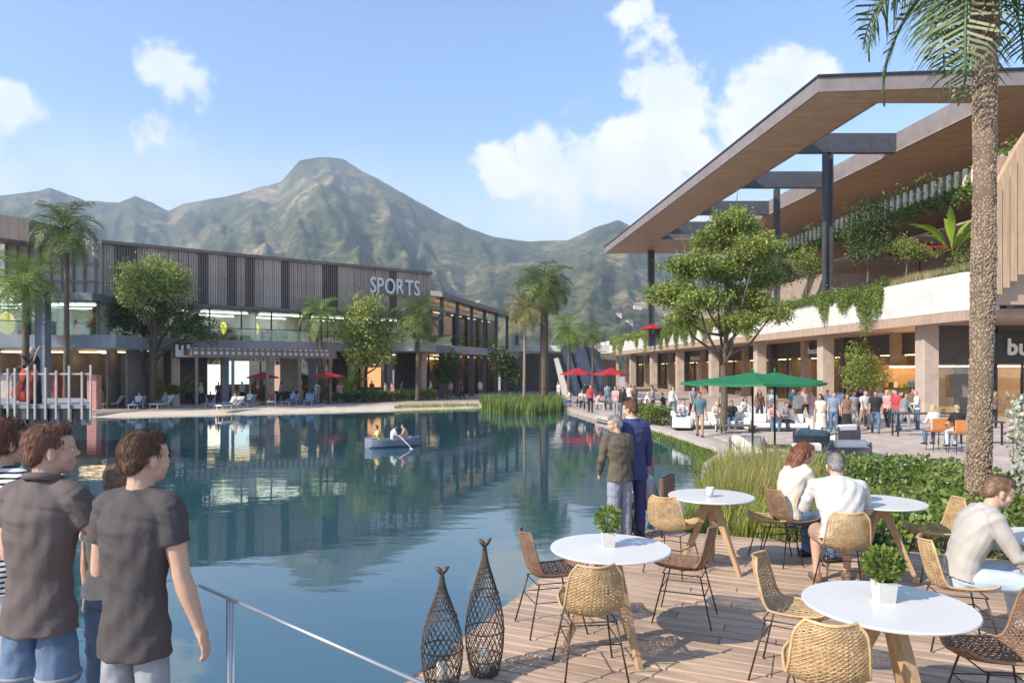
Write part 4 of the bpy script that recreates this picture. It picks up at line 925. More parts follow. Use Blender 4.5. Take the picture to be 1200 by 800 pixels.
# leafy clumps with broad leaves (banana like)
def broad(label, base, h, n, mat, wleaf=.16, seed=0, pot=False, name='broadleaf_plant'):
    t_ = thing(name, label, 'plant', base); rng = random.Random(seed); b_ = Vector(base)
    if pot:
        m = MB(); m.lathe([(.28, 0), (.36, .5), (.33, .52), (.3, .46)], b_, 14); m.build('pot', conc, t_); b_ = b_+Vector((0, 0, .4))
    for i in range(n):
        a = i*2.4+rng.uniform(-.3, .3); rise = rng.uniform(.75, 1.35); L_ = h*rng.uniform(.7, 1.05); d = Vector((math.cos(a), math.sin(a), 0)); s_ = Vector((-d.y, d.x, 0)); p = b_.copy(); P = []
        for k in range(8):
            f = k/7; an = rise-f**2*rng.uniform(.9, 1.3); P.append(p.copy()); p = p+(d*math.cos(an)+Vector((0, 0, math.sin(an))))*L_/7
        m = MB(); w = [.02, .02, .25, .8, 1, .85, .5, .03]; L2 = [q_-s_*wleaf*h*.5*w[k]+Vector((0, 0, .05*h*w[k])) for k, q_ in enumerate(P)]; R2 = [q_+s_*wleaf*h*.5*w[k]+Vector((0, 0, .05*h*w[k])) for k, q_ in enumerate(P)]
        vs = L2+P+R2; fs = []
        for k in range(7): fs += [(k, k+1, 8+k+1, 8+k), (8+k, 8+k+1, 16+k+1, 16+k)]
        m.add(vs, fs, True); m.build('leaf', mat, t_)
    return t_
broad('bright broad-leaved plant right of the round sunlit tree trunk', gp(206, 475, -.5), 3.2, 11, leaf_b, .2, 1)
broad('slender bright broad-leaved plant left of the round sunlit tree trunk', gp(152, 475, -.5), 2.8, 9, leaf_b, .2, 2)
broad('large potted broad-leaved plant left of the olive tree on the shore', gp(407, 471, -.5), 2.9, 10, leaf_b, .22, 3, True)
broad('lime-green banana plant on the terrace left of the palm trunk', wp(1116, 300, 38), 2.9, 12, M('leaf_lime', (.40, .55, .05), (.28, .42, .04), .4, 1, transl=.5), .13, 6)
broad('small spiky plant on the terrace below the lime banana plant', wp(1096, 305, 37.5), 1.2, 12, leaf_y, .14, 7)
# parapet plants
def vines(label, Y0, Y1, drop, n, mat, t=-.06, z=6.86, top=.35, name='hanging_plant', ls=.13):
    t_ = thing(name, label, 'plant', RP((Y0+Y1)/2, t, z)); pts = []; dr = []
    ns = int(n/14)
    for i in range(ns):
        Yv = NR.uniform(Y0, Y1); dens = float(vn(np.array([Yv*.9]), np.array([z]), 4)[0]); ln = drop*(max(.10, dens*1.9-.30))*NR.uniform(.4, 1.1)
        p0 = np.array(tuple(RP(Yv, t-NR.uniform(0, .16), z+NR.uniform(-.02, .1)))); k = 14
        zz_ = -NR.uniform(0, 1, k)*ln; q_ = p0+np.column_stack([NR.normal(size=k)*.05, NR.normal(size=k)*.06, zz_]); pts.append(q_)
    kt = int(n*.45); Yt = NR.uniform(Y0, Y1, kt); X_ = 21.8-.0843*(Yt-34)+t+NR.uniform(-.1, .9, kt); pts.append(np.column_stack([X_, Yt, z+np.abs(NR.normal(size=kt))*top*.6*(.5+vn(Yt*1.1, Yt*0, 2))]))
    P = np.concatenate(pts); leaf_obj('foliage', P, ls, mat, t_, asp=.5, up=-.4, kind='stuff'); return t_
vines('thick hanging plants spilling over the white parapet left of the feather grasses', 40.5, 46, 2.0, 8500, leaf_b)
vines('hanging plants over the white parapet between post and thick trailing clump', 46.2, 52, 1.8, 7000, leaf_b)
vines('trailing plants over the parapet just behind the tall airy tree', 58, 70, 1.9, 11000, leaf, ls=.16)
vines('trailing plants over the parapet left of the tall airy tree', 70.2, 84, 2.0, 11000, leaf_b, ls=.18)
vines('farthest trailing plants over the parapet under the roof tip', 84.3, 110, 2.0, 12000, leaf, ls=.22)
vines('low mixed planting on top of the parapet behind the tall tree crown', 52.2, 57.8, 1.0, 4200, leaf)
vines('low blossoming border on top of the parapet beside the steel post', 46.2, 58, .02, 2600, silver, t=.35, z=6.9, top=.4)
tg = blades('feather_grass', 4200, [(RP(34.6, .35, 0).x, 34.6), (RP(40.5, .35, 0).x, 40.5), (RP(40.5, 1.3, 0).x, 40.5), (RP(34.6, 1.4, 0).x, 34.6)], 6.8, .62, .025, M('grass_feather', (.50, .42, .26), (.40, .36, .18), .7, 2, island=.3, transl=.3), 'pinkish feather grasses along the parapet top left of the palm trunk', 'grass', lean=.7)
vines('green bush at the near end of the parapet planter', 34.6, 36.6, .1, 1800, leaf_b, t=.5, z=6.9, top=.9, name='shrub')
def upv():
    t_ = thing('climbing_plant', 'leafy creeper running along the cream fins below the timber roof', 'plant', RP(48, 4, 12.6)); n = 26000
    Yt = NR.uniform(30, 69, n); w = vn(Yt*.8, Yt*0, 6); zz_ = 12.25+NR.normal(size=n)*.30+(NR.random(n) < .4)*NR.uniform(.3, 1.0, n)*(.5+w)
    X_ = 21.8-.0843*(Yt-34)+4.05+NR.uniform(-.12, .5, n); keep = ~((zz_ > 12.45) & (zz_ < 13.3) & (X_ < 21.8-.0843*(Yt-34)+4.25) & (NR.random(n) < .75))
    leaf_obj('foliage', np.column_stack([X_, Yt, zz_])[keep], .19, leaf_b, t_, asp=.5, up=-.2, kind='stuff')
upv()
# trailing plants on the pavilion edge far left (in the round tree shade) are part of the trees; low shore shrubs
for i, (px, lab) in enumerate(((230, 'dark low shrub at the pavilion column right of the square sign'), (345, 'dark low shrub under the pergola beside the second red parasol'))):
    P = gp(px, 472, -.5); hedge(lab, [(P.x-.9, P.y-.4), (P.x+.9, P.y-.4), (P.x+.9, P.y+.5), (P.x-.9, P.y+.5)], -.5, .4, 900, .18, leaf_d)
# ------------------------------------------------------------------ deck furniture
rattan = M('rattan', (.62, .43, .23), (.47, .31, .15), .55, 14, (1, 1, 1), .3, 60, island=.22)
rattan_d = M('rattan_umber', (.30, .17, .10), (.20, .12, .07), .55, 14, (1, 1, 1), .3, 60, island=.2)
leg_m = M('chair_leg', (.055, .04, .03), (.09, .05, .03), .45, 20, metal=.5)
ctrl = [(.27, .470), (.20, .432), (.08, .415), (-.06, .412), (-.16, .430), (-.215, .50), (-.24, .585), (-.262, .665), (-.275, .73), (-.283, .785)]
wid = [.14, .18, .195, .20, .20, .195, .188, .18, .165, .12]
def prof(v):
    k = v*(len(ctrl)-1); a = min(int(k), len(ctrl)-2); f = k-a
    def cr(p0, p1, p2, p3): return .5*((2*p1)+(-p0+p2)*f+(2*p0-5*p1+4*p2-p3)*f*f+(-p0+3*p1-3*p2+p3)*f**3)
    g_ = lambda arr, i: arr[max(0, min(len(arr)-1, i))]
    y = cr(*[g_(ctrl, a+i)[0] for i in (-1, 0, 1, 2)]); z = cr(*[g_(ctrl, a+i)[1] for i in (-1, 0, 1, 2)]); w = cr(*[g_(wid, a+i) for i in (-1, 0, 1, 2)])
    return y, z, w
def shell(u, v):
    y, z, w = prof(v); y2, z2, _ = prof(min(1, v+.01)); y1, z1, _ = prof(max(0, v-.01)); d = Vector((0, y2-y1, z2-z1)).normalized(); nrm_ = Vector((0, -d.z, d.y)) if False else Vector((0, d.z, -d.y))
    if nrm_.z < 0 or (abs(nrm_.z) < .3 and nrm_.y < 0): pass
    # inner side is up on the seat, forward on the back
    inn = Vector((0, d.z, -d.y)); inn = inn if (inn.z > .2 or inn.y > 0) else -inn
    rnd = math.sqrt(max(0, 1-abs(u)**2.6*.0)); return Vector((u*w, y, z))+inn*(.055*u*u+.006)
def weave(mb, r_=.0036, nu=15, nv=34, diag=True):
    for i in range(nu):
        u = -1+2*i/(nu-1); mb.tube([shell(u*.985, v/22) for v in range(23)], r_, 3, False)
    for j in range(nv):
        v = (j+.5)/nv; mb.tube([shell(u/4, v) for u in range(-4, 5)], r_, 3, False)
    if diag:
        for s in (-1, 1):
            for k in range(-16, 44):
                v0 = k/30; pts = [(s*(-1+2*f/8), v0+.38*f/8) for f in range(9)]; pts = [p for p in pts if 0 <= p[1] <= 1]
                if len(pts) > 1: mb.tube([shell(*p)+Vector((0, 0, -.002)) for p in pts], r_*1.15, 3, False)
mb = MB(); weave(mb); weave_me = mb.mesh('woven_shell', rattan)
mb = MB(); weave(mb, .0036, 21, 20, True); weave_open = mb.mesh('woven_shell', rattan_d)
mb = MB(); rimp = [shell(-1, v/20) for v in range(21)]+[shell(u/5, 1) for u in range(-4, 5)]+[shell(1, 1-v/20) for v in range(21)]+[shell(1-u/5, 0) for u in range(1, 10)]
mb.tube(rimp+[rimp[0]], .009, 6); rim_me = mb.mesh('rim', rattan); rim_me2 = mb.mesh('rim', rattan_d)
leg_mes = []
for sx in (-1, 1):
    for sy in (-1, 1):
        m = MB(); m.tube([(sx*.15, sy*.14-.02, .405), (sx*.215, sy*.235-.02, .003)], .0065, 6); leg_mes.append(m.mesh('leg', leg_m))
m = MB(); c4 = [(.17, .16), (-.17, .16), (-.17, -.2), (.17, -.2)]
for z_, k in ((.40, .88), (.26, 1.0)):
    for i in range(4):
        a, c = c4[i], c4[(i+1) % 4]; m.tube([(a[0]*k, a[1]*k, z_), (c[0]*k, c[1]*k, z_)], .0045, 5)
brace_me = m.mesh('brace', leg_m)
def chair(label, X, Y, ang, dark=False, group='woven chairs on the deck', z=0):
    t_ = thing('woven_chair', label, 'chair', (X, Y, z), R(ang), group)
    inst2('woven_shell', weave_open if dark else weave_me, t_, kind='stuff'); inst2('rim', rim_me2 if dark else rim_me, t_)
    for lm in leg_mes: inst2('leg', lm, t_)
    inst2('brace', brace_me, t_); return t_
def inst2(name, me, parent, kind=None, label=None):
    o = bpy.data.objects.new(name, me); COL.objects.link(o); o.parent = parent
    if kind: o['kind'] = kind
    if label: o['label'] = label
    return o
top_m = M('table_white', (.70, .68, .65), (.66, .64, .61), .35, 3, wear=.05); oak = M('table_oak', (.50, .33, .18), (.38, .24, .13), .5, 5, (6, 6, .8), .2, 10)
m = MB(); m.lathe([(.02, .738), (.40, .738), (.448, .748), (.452, .756), (.448, .764), (.02, .766)], (0, 0, 0), 48, False); top_me = m.mesh('table_top', top_m)
m = MB(); m.lathe([(.02, .737), (.16, .735), (.06, .68), (.05, .62), (.02, .60)], (0, 0, 0), 12); hub_me = m.mesh('hub', oak)
m = MB(); a, c = Vector((.03, 0, .70)), Vector((.36, 0, .0)); m.loft([[(.0, -.035, .70), (.085, -.035, .70), (.085, .035, .70), (.0, .035, .70)], [(.335, -.018, 0), (.375, -.018, 0), (.375, .018, 0), (.335, .018, 0)]]); tleg_me = m.mesh('leg', oak)
def table(label, X, Y, ang, sc=1.0):
    t_ = thing('round_table', label, 'table', (X, Y, 0), R(ang), 'round white tables on the deck'); t_.scale = (sc, sc, 1)
    inst2('table_top', top_me, t_); inst2('hub', hub_me, t_)
    for k in range(3):
        o = inst2('leg', tleg_me, t_); o.rotation_euler.z = R(120*k)
    return t_
def on_table(px, py, Z=.766): p = gp(px, py, Z); return p
T = {}
for key, px, py, lab, ang, sc in (('a', 715, 643, 'white round table with potted plant beside the water in the middle of the deck', -62, .97), ('b', 1040, 710, 'largest, nearest white round table with the leafiest pot', -75, .98),
        ('c', 833, 582, 'white round table with a bare white cup in front of the reeds', -50, .96), ('d', 1030, 589, 'white round table in front of the seated man in white shirt', -30, .95), ('e', 1252, 634, 'white round table cut by the right edge before the man in beige sweater', 10, 1)):
    p = gp(px, py, .75); T[key] = p; table(lab, p.x, p.y, ang, sc)
pot_m = M('pot_concrete', (.58, .57, .54), (.50, .49, .47), .8, 8, bump=.15, bscale=60); soil = M('soil', (.05, .035, .025), (.03, .02, .015), .95, 20)
def potted(label, P, s, n, mat, h):
    t_ = thing('potted_plant', label, 'potted plant', P); m = MB(); q_ = .052*s
    m.loft([[(P.x+x*k*q_, P.y+y*k*q_, P.z+z_*s) for x, y in ((-1, -1), (1, -1), (1, 1), (-1, 1))] for k, z_ in ((.82, 0), (1, .115), (.88, .115), (.85, .10))]); m.build('pot', pot_m, t_)
    m = MB(); m.box(P.x, P.y, P.z+.095*s, q_*1.6, q_*1.6, .006); m.build('soil', soil, t_)
    c = np.array([P.x, P.y, P.z+.12*s+h*.5]); d = NR.normal(size=(n, 3)); d /= np.linalg.norm(d, axis=1)[:, None]; P2 = c+d*np.array([h*.55, h*.55, h*.5])*(NR.uniform(.25, 1.0, n)**.5)[:, None]
    leaf_obj('foliage', P2, .034*s, mat, t_, asp=.7, up=.5, kind='stuff', dirs=d)
    m = MB()
    for i in range(10): m.tube([(P.x+random.uniform(-.02, .02), P.y, P.z+.1*s), tuple(P2[i])], .002, 3, False)
    m.build('stems', leaf_d, t_, kind='stuff')
potted('small loose potted plant in a square grey pot on the middle table', on_table(713, 640), .95, 420, leaf_b, .17)
potted('dense round potted plant in a white pot on the nearest table', on_table(1036, 704), 1.0, 800, leaf_b, .175)
cup = thing('cup', 'small bare white cup standing on the table before the reeds', 'cup', on_table(832, 582)); m = MB(); P = on_table(832, 582)
m.lathe([(.034, 0), (.042, .10), (.038, .10), (.032, .01)], P, 20); m.build('cup_body', white_paint, cup)
def chair_px(label, px, py, ang, dark=False):   # px,py : centre of the four feet on the boards
    p = gp(px, py, 0); return chair(label, p.x, p.y, ang, dark)
chair_px('reddish woven chair at the water edge, left of the middle table', 648, 735, -75, True)
chair_px('golden woven chair with its back to us in front of the middle table', 690, 787, 6)
chair_px('open woven chair right of the middle table, seen from the side', 800, 724, 68, True)
chair_px('golden woven chair behind the middle table, back turned, near the suited man', 789, 668, -38)
chair_px('slim golden chair in profile in front of the reeds', 906, 657, 84)
chair('woven chair at the left of the nearest table, facing it', 1.90, 4.75, -122)
chair_px('golden woven chair with its back to us in front of the nearest table', 965, 885, -15)
chair_px('dark open woven chair at the bottom right corner', 1168, 858, 84, True)
chair_px('golden chair in profile by the flowering hedge behind the beige-sweater man', 1095, 676, 82)
chair('woven chair under the man in white shirt', 3.06, 6.55, -12)
chair('reddish chair under the woman beside the white-shirted man', 3.02, 7.62, -78, True)
chair('dark golden chair under the man in the beige sweater', 3.36, 5.32, -104)
# wire basket lanterns
wire_m = M('wire_dark', (.06, .055, .05), (.12, .09, .07), .5, 20, metal=.3)
def basket(label, X, Y, h, r_):
    t_ = thing('basket_lantern', label, 'lantern', (X, Y, 0)); pr = [(0, .66), (.06, .80), (.2, .96), (.33, 1.0), (.45, .94), (.58, .74), (.7, .48), (.8, .26), (.88, .13), (.94, .085)]
    def rad(f): return float(np.interp(f, [a for a, _ in pr], [b_ for _, b_ in pr]))*r_
    m = MB()
    for s in (-1, 1):
        for k in range(22):
            a0 = 6.28318*k/22; m.tube([(X+rad(f)*math.cos(a0+s*f*3.6), Y+rad(f)*math.sin(a0+s*f*3.6), f*h) for f in [i/22*.94 for i in range(23)]], .0028, 4, False)
    m.build('wire_mesh', wire_m, t_, kind='stuff')
    for f in (0.004, .12, .33, .6): m = MB(); m.tube([(X+rad(f)*math.cos(a)*1.01, Y+rad(f)*math.sin(a)*1.01, f*h+.004) for a in [6.28318*i/28 for i in range(29)]], .0048, 5, False); m.build('hoop', wire_m, t_)
    m = MB(); m.tube([(X, Y, h*.92), (X, Y, h*.955), (X+.004, Y, h*.97)], [.016, .013, .016], 8)
    for s in (-1, 1): m.tube([(X, Y, h*.955), (X+s*.022, Y, h*.985), (X+s*.045, Y, h*1.01)], [.015, .018, .006], 6)
    m.build('tail', wire_m, t_)
    m = MB(); m.lathe([(rad(0)*.9, .004), (rad(0)*.9, .02), (.02, .022)], (X, Y, 0), 20); m.build('base', wire_m, t_)
    m = MB(); m.lathe([(.001, .022), (.035, .022), (.035, .16), (.03, .165), (.002, .16)], (X, Y, 0), 16); m.build('candle', M('candle_wax', (.75, .70, .58), (.7, .64, .5), .5), t_)
p = gp(518, 806); basket('shorter black wire fish-tail basket lantern at the deck edge', p.x, p.y, .78, .135)
p = gp(568, 789); basket('taller black wire fish-tail basket lantern beside the shorter one', p.x, p.y, .91, .132)
# ------------------------------------------------------------------ lounge furniture
cush = M('cushion_white', (.74, .71, .66), (.66, .63, .58), .85, 4, bump=.1, bscale=40); cush_g = M('cushion_grey', (.24, .30, .33), (.19, .24, .27), .85, 5, bump=.1); cush_d = M('cushion_dark', (.12, .13, .14), (.09, .1, .11), .85, 5)
def sofa(label, P, ang, w, cm=None, backm=None, name='lounge_sofa', cat='sofa', arms=True, n=None, group=None, open_arm=False):
    t_ = thing(name, label, cat, P, R(ang), group); cm = cm or cush
    def lb_(nm, mt, f):
        m = MB(); f(m); inst2(nm, m.mesh(nm, mt), t_)
    n = n or max(1, round(w/.75))
    lb_('frame', steel, lambda m: (m.box(0, -.0, .14, w, .78, .05), m.box(0, -.39, .14, w, .04, .42)))
    for i in range(n):
        x_ = -w/2+.06+(w-.12)*(i+.5)/n
        lb_('seat_cushion', cm, lambda m: m.bbox(x_, .03, .19, (w-.12)/n-.02, .70, .20, .04)); lb_('back_cushion', backm or cm, lambda m: m.bbox(x_, -.28, .39, (w-.12)/n-.03, .17, .36, .05))
    if arms:
        for s in (-1, 1):
            if open_arm: lb_('arm', steel, lambda m: (m.box(s*(w/2-.02), 0, .58, .06, .78, .04), m.box(s*(w/2-.02), .36, 0, .04, .04, .58), m.box(s*(w/2-.02), -.36, 0, .04, .04, .7)))
            else: lb_('arm', cm, lambda m: m.bbox(s*(w/2+.07), 0, .12, .14, .8, .46, .04))
    for sx in (-1, 1):
        for sy in (-1, 1): lb_('leg', dark_metal, lambda m: m.box(sx*(w/2-.06), sy*.34, 0, .04, .04, .14))
    return t_
def lp(px, py): return gp(px, py, -.5)
sofa('white sofa in the row behind the green parasol, nearest the boxy hedge', lp(797, 502), -100, 2.2)
sofa('long white sofa facing us behind the green parasol pole', lp(850, 503), 180, 3.0)
sofa('white sofa facing us, right behind the green parasol', lp(912, 506), 175, 2.4)
sofa('white sofa in the back row beside the sandstone column', lp(872, 493), 180, 2.6)
sofa('white open-armed armchair left of the green parasol pole', lp(876, 543), 165, .95, name='armchair', cat='armchair', open_arm=True)
sofa('white armchair with its back to us right of the green parasol pole', lp(938, 552), 8, .95, name='armchair', cat='armchair', open_arm=True)
sofa('slate-blue lounge chair behind the white back-turned armchair', lp(955, 530), -40, 1.1, cush_g, cush_g, name='armchair', cat='armchair', open_arm=True)
sofa('grey open-frame armchair behind the white bench seat', lp(985, 522), 20, .95, cush, cush, name='armchair', cat='armchair', open_arm=True)
sofa('white low seat with back to us right of the slate-blue chair', lp(992, 547), -6, 1.0, cush, cush, name='armchair', cat='armchair', open_arm=True)
def low_table(label, P, w, d, h, mt=None):
    t_ = thing('low_table', label, 'table', P); m = MB(); m.bbox(P.x, P.y, P.z+h-.05, w, d, .05, .01); m.build('table_top', mt or stone_side, t_)
    for sx in (-1, 1):
        for sy in (-1, 1): m = MB(); m.box(P.x+sx*(w/2-.08), P.y+sy*(d/2-.08), P.z, .05, .05, h-.05); m.build('leg', dark_metal, t_)
low_table('low dark coffee table among the white sofas', lp(862, 508), 1.5, .8, .36)
low_table('low dark coffee table between the armchairs right of the parasol', lp(912, 536), 1.1, .7, .36)
low_table('tall dark bar counter before the burger shop, left of the palm trunk', lp(1095, 512), 3.2, .55, .95, M('counter_dark', (.07, .06, .055), (.05, .045, .04), .4, 3))
low_table('dark high table beside the two orange stools', lp(1150, 522), 1.2, .7, .85, MATS['counter_dark'])
# parasols
def parasol(label, P, top, half, drop, mt, n=4, name='parasol', pole_r=.03, rot=0):
    t_ = thing(name, label, 'parasol', P); m = MB(); m.tube([P, (P.x, P.y, top)], pole_r, 8); m.build('pole', dark_metal, t_)
    m = MB(); m.lathe([(.28, 0), (.28, .06), (.05, .08)], P, 16); m.build('base', dark_metal, t_)
    cs = [(half*math.cos(rot+6.28318*(i+.5)/n)*(1.4142 if n == 4 else 1), half*math.sin(rot+6.28318*(i+.5)/n)*(1.4142 if n == 4 else 1)) for i in range(n)]; k = 6
    def ringp(f, dz=0):
        out = []
        for i in range(n):
            a, c = cs[i], cs[(i+1) % n]
            for j in range(k):
                g_ = j/k; sag = math.sin(math.pi*g_); x_ = a[0]*(1-g_)+c[0]*g_; y_ = a[1]*(1-g_)+c[1]*g_; q_ = 1-.04*sag
                out.append((P.x+x_*f*q_, P.y+y_*f*q_, top-drop*(f**.85)-.03*sag*f+dz))
        return out
    m = MB(); m.loft([ringp(.02), ringp(.3), ringp(.65), ringp(1.0), ringp(1.005, -.06), ringp(.99, -.06), ringp(.985, -.02), ringp(.6, -.02), ringp(.02, -.02)], True, False); m.build('canopy', mt, t_)
    for i in range(n): m = MB(); m.tube([(P.x, P.y, top-.06), (P.x+cs[i][0]*.98, P.y+cs[i][1]*.98, top-drop-.04)], .012, 5); m.build('rib', dark_metal, t_)
    m = MB(); m.lathe([(.03, 0), (.04, .05), (.005, .13)], (P.x, P.y, top), 8); m.build('finial', mt, t_)
    return t_
green_cloth = M('green_cloth', (.025, .25, .10), (.02, .21, .085), .7, 5, transl=.3, bump=.05)
parasol('wide green parasol on a slim dark pole over the armchairs', lp(882, 548), 2.03, 1.85, .27, green_cloth, 8, rot=.2)
parasol('second green parasol just behind and right of the first', lp(908, 541), 2.03, 1.25, .24, green_cloth, 8, rot=.1)
parasol('left one of the two red parasols beneath the blue stair enclosure', lp(677, 472), 2.35, 1.5, .5, red_cloth, 8)
parasol('right one of the two red parasols before the restaurant columns', lp(716, 473), 2.35, 1.5, .5, red_cloth, 8)
parasol('red parasol under the dark pergola beside the pale screen', gp(308, 474, -.5), 2.0, 1.2, .4, red_cloth, 8)
parasol('red parasol under the pergola end, left of the potted plant', gp(385, 473, -.5), 2.05, 1.3, .4, red_cloth, 8)
parasol('dark red parasol on the roof terrace left of the lime plant', Vector((wp(1078, 270, 44).x, 44, 5.1)), 10.2, 1.9, .7, M('maroon_cloth', (.33, .03, .04), (.25, .02, .03), .7, 4, transl=.2), 8)
parasol('low red parasol behind the white hanging chairs at left', gp(140, 474, -.5), 1.6, 1.2, .35, red_cloth, 8)
parasol('red parasol among flowers on the far parapet under the roof tip', Vector((wp(764, 376, 84).x, 84, 5.1)), 7.7, 1.5, .6, red_cloth, 8)
# orange bar stools
orange = M('orange_leather', (.62, .24, .07), (.5, .19, .05), .5, 3)
def stool(label, P, ang, mt=orange, h=.72, group=None, name='bar_stool'):
    t_ = thing(name, label, 'stool', P, R(ang), group)
    m = MB(); m.bbox(0, 0, h-.05, .46, .42, .07, .02); inst2('seat', m.mesh('seat', mt), t_)
    m = MB(); m.bbox(0, -.2, h, .5, .05, .36, .02); inst2('backrest', m.mesh('backrest', mt), t_)
    for sx in (-1, 1):
        for sy in (-1, 1): m = MB(); m.tube([(sx*.17, sy*.15, h-.05), (sx*.21, sy*.2, 0)], .012, 5); inst2('leg', m.mesh('leg', dark_metal), t_)
stool('orange bar stool under the blond woman left of the palm trunk', lp(1097, 530), 0)
stool('orange bar stool against the palm trunk under the dark-dressed guest', lp(1124, 533), 0)
stool('orange bar stool behind the blond woman, half hidden', lp(1110, 522), 30)
# far dining chairs and tables around the crowd
def bistro(label, P, mt, s=1):
    t_ = thing('cafe_table', label, 'table', P); m = MB(); m.lathe([(.02, .72), (.38, .72), (.38, .75), (.02, .755)], P, 16, False); m.build('table_top', mt, t_)
    m = MB(); m.tube([P, P+Vector((0, 0, .72))], .03, 6); m.build('stem', dark_metal, t_); m = MB(); m.lathe([(.22, 0), (.2, .03)], P, 12); m.build('foot', dark_metal, t_)
def scene_chair(label, P, ang, mt, group):
    t_ = thing('cafe_chair', label, 'chair', P, R(ang), group); m = MB(); m.bbox(0, 0, .43, .42, .42, .05, .015); inst2('seat', m.mesh('seat', mt), t_)
    m = MB(); m.bbox(0, -.2, .5, .42, .04, .36, .015); inst2('backrest', m.mesh('backrest', mt), t_)
    for sx in (-1, 1):
        for sy in (-1, 1): m = MB(); m.box(sx*.18, sy*.18, 0, .03, .03, .43); inst2('leg', m.mesh('leg', dark_metal), t_)
for i, (px, py, lab) in enumerate(((668, 476, 'beneath the left red parasol'), (700, 480, 'between the two red parasols'), (726, 481, 'beneath the right red parasol'), (752, 480, 'behind the boxy hedge'), (775, 484, 'beside the far sandstone columns'))):
    P = lp(px, py); bistro('small white cafe table '+lab, P, white_paint)
    scene_chair('dark cafe chair left of the cafe table '+lab, P+Vector((-.7, 0, 0)), -90, cush_d, 'cafe chairs by the red parasols'); scene_chair('dark cafe chair right of the cafe table '+lab, P+Vector((.7, .1, 0)), 90, cush_d, 'cafe chairs by the red parasols')
# sun loungers on the beach
lw_ = M('lounger_blue', (.14, .22, .38), (.3, .36, .48), .8, 3); 
def lounger(label, P, ang, mt):
    t_ = thing('beach_lounger', label, 'lounger', P, R(ang), 'loungers along the beach'); m = MB(); m.obox((-.32, -.5, .28), (.64, 0, 0), (0, 1.3, 0), (0, 0, .07)); inst2('seat', m.mesh('seat', mt), t_)
    m = MB(); m.obox((-.32, -.5, .30), (.64, 0, 0), (0, -.55, .5), (0, .05, .06)); inst2('backrest', m.mesh('backrest', mt), t_)
    for sx in (-1, 1):
        for y_ in (-.45, .7): m = MB(); m.box(sx*.28, y_, 0, .04, .04, .28); inst2('leg', m.mesh('leg', white_paint), t_)
for i, (px, py, ang, mt, lab) in enumerate(((128, 478, 160, cush, 'white lounger nearest the stage platform'), (160, 479, 190, lw_, 'blue lounger left of the round tree trunk'), (188, 478, 170, cush, 'pale lounger right of the round tree trunk'), (246, 477, 200, lw_, 'blue lounger under the start of the pergola'),
        (268, 480, 150, cush, 'white lounger closest to the water below the pergola'), (290, 476, 180, lw_, 'blue lounger below the pale screen'), (318, 475, 200, cush, 'white lounger under the red parasol by the screen'), (340, 475, 170, lw_, 'blue lounger between the two pergola parasols'), (362, 474, 190, lw_, 'last blue lounger before the potted broad-leaved plant'))):
    lounger(lab, gp(px, py, -.5), ang, mt)
# rowing boat
bo = thing('rowing_boat', 'small grey-blue rowing boat with oars out on the lake', 'boat', gp(460, 523, LAKE), R(-62)); bo.scale = (.84, .84, .84); 
hullm = M('hull_paint', (.22, .25, .33), (.17, .2, .27), .4, 3); inm = M('boat_inside', (.30, .22, .15), (.2, .15, .1), .6)
def hull(f, o_=0, z=None):   # f -1..1 along y
    w = .52*(1-abs(f)**2.6)**.6+.04; return w-o_
m = MB(); rings = []
for i in range(13):
    f = -1+i/6; y = f*1.25; w = hull(f); h = .34+.10*f*f
    rings.append([(-w, y, h), (-w*.85, y, .08), (-w*.4, y, -.08), (w*.4, y, -.08), (w*.85, y, .08), (w, y, h), (w-.04, y*.98, h), (w*.75-.03, y*.96, .05), (-w*.75+.03, y*.96, .05), (-w+.04, y*.98, h)])
m.loft(rings, True, False); inst2('hull', m.mesh('hull', hullm), bo)
for y in (-.6, 0, .6): m = MB(); m.box(0, y, .2, hull(y/1.25)*1.8, .22, .03); inst2('thwart', m.mesh('thwart', inm), bo)
for s in (-1, 1): m = MB(); m.tube([(s*.3, .2, .5), (s*1.4, .35, .08)], .018, 6); m.obox((s*1.35, .30, .03), (s*.35, .05, -.1), (0, .1, 0), (0, 0, .02)); inst2('oar', m.mesh('oar', white_paint), bo)
# ------------------------------------------------------------------ people
def skin_m(n, c): return M(n, c, tuple(x*.86 for x in c), .5, 6, bump=.05, bscale=60, spec=.4)
SK = {'a': skin_m('skin_fair', (.58, .36, .26)), 'b': skin_m('skin_tan', (.46, .27, .18)), 'c': skin_m('skin_deep', (.22, .12, .08))}
def cloth(n, c, c2=None, **k): return M(n, c, c2 or tuple(x*.85 for x in c), .85, k.pop('scale', 5), bump=.2, bscale=k.pop('bscale', 45), **k)
HAIR = {'brown': M('hair_brown', (.13, .065, .035), (.07, .037, .022), .7, 30, island=.14), 'chestnut': M('hair_chestnut', (.19, .085, .045), (.12, .055, .033), .7, 30, island=.14), 'dark': M('hair_dark', (.03, .022, .018), (.015, .012, .01), .5, 30, island=.3), 'blond': M('hair_blond', (.55, .40, .22), (.42, .3, .15), .5, 30, island=.25),
        'grey': M('hair_grey', (.36, .34, .32), (.24, .22, .21), .6, 30, island=.25), 'auburn': M('hair_auburn', (.30, .10, .05), (.2, .07, .04), .5, 30, island=.3), 'sand': M('hair_sand', (.30, .18, .10), (.2, .12, .07), .5, 30, island=.3)}
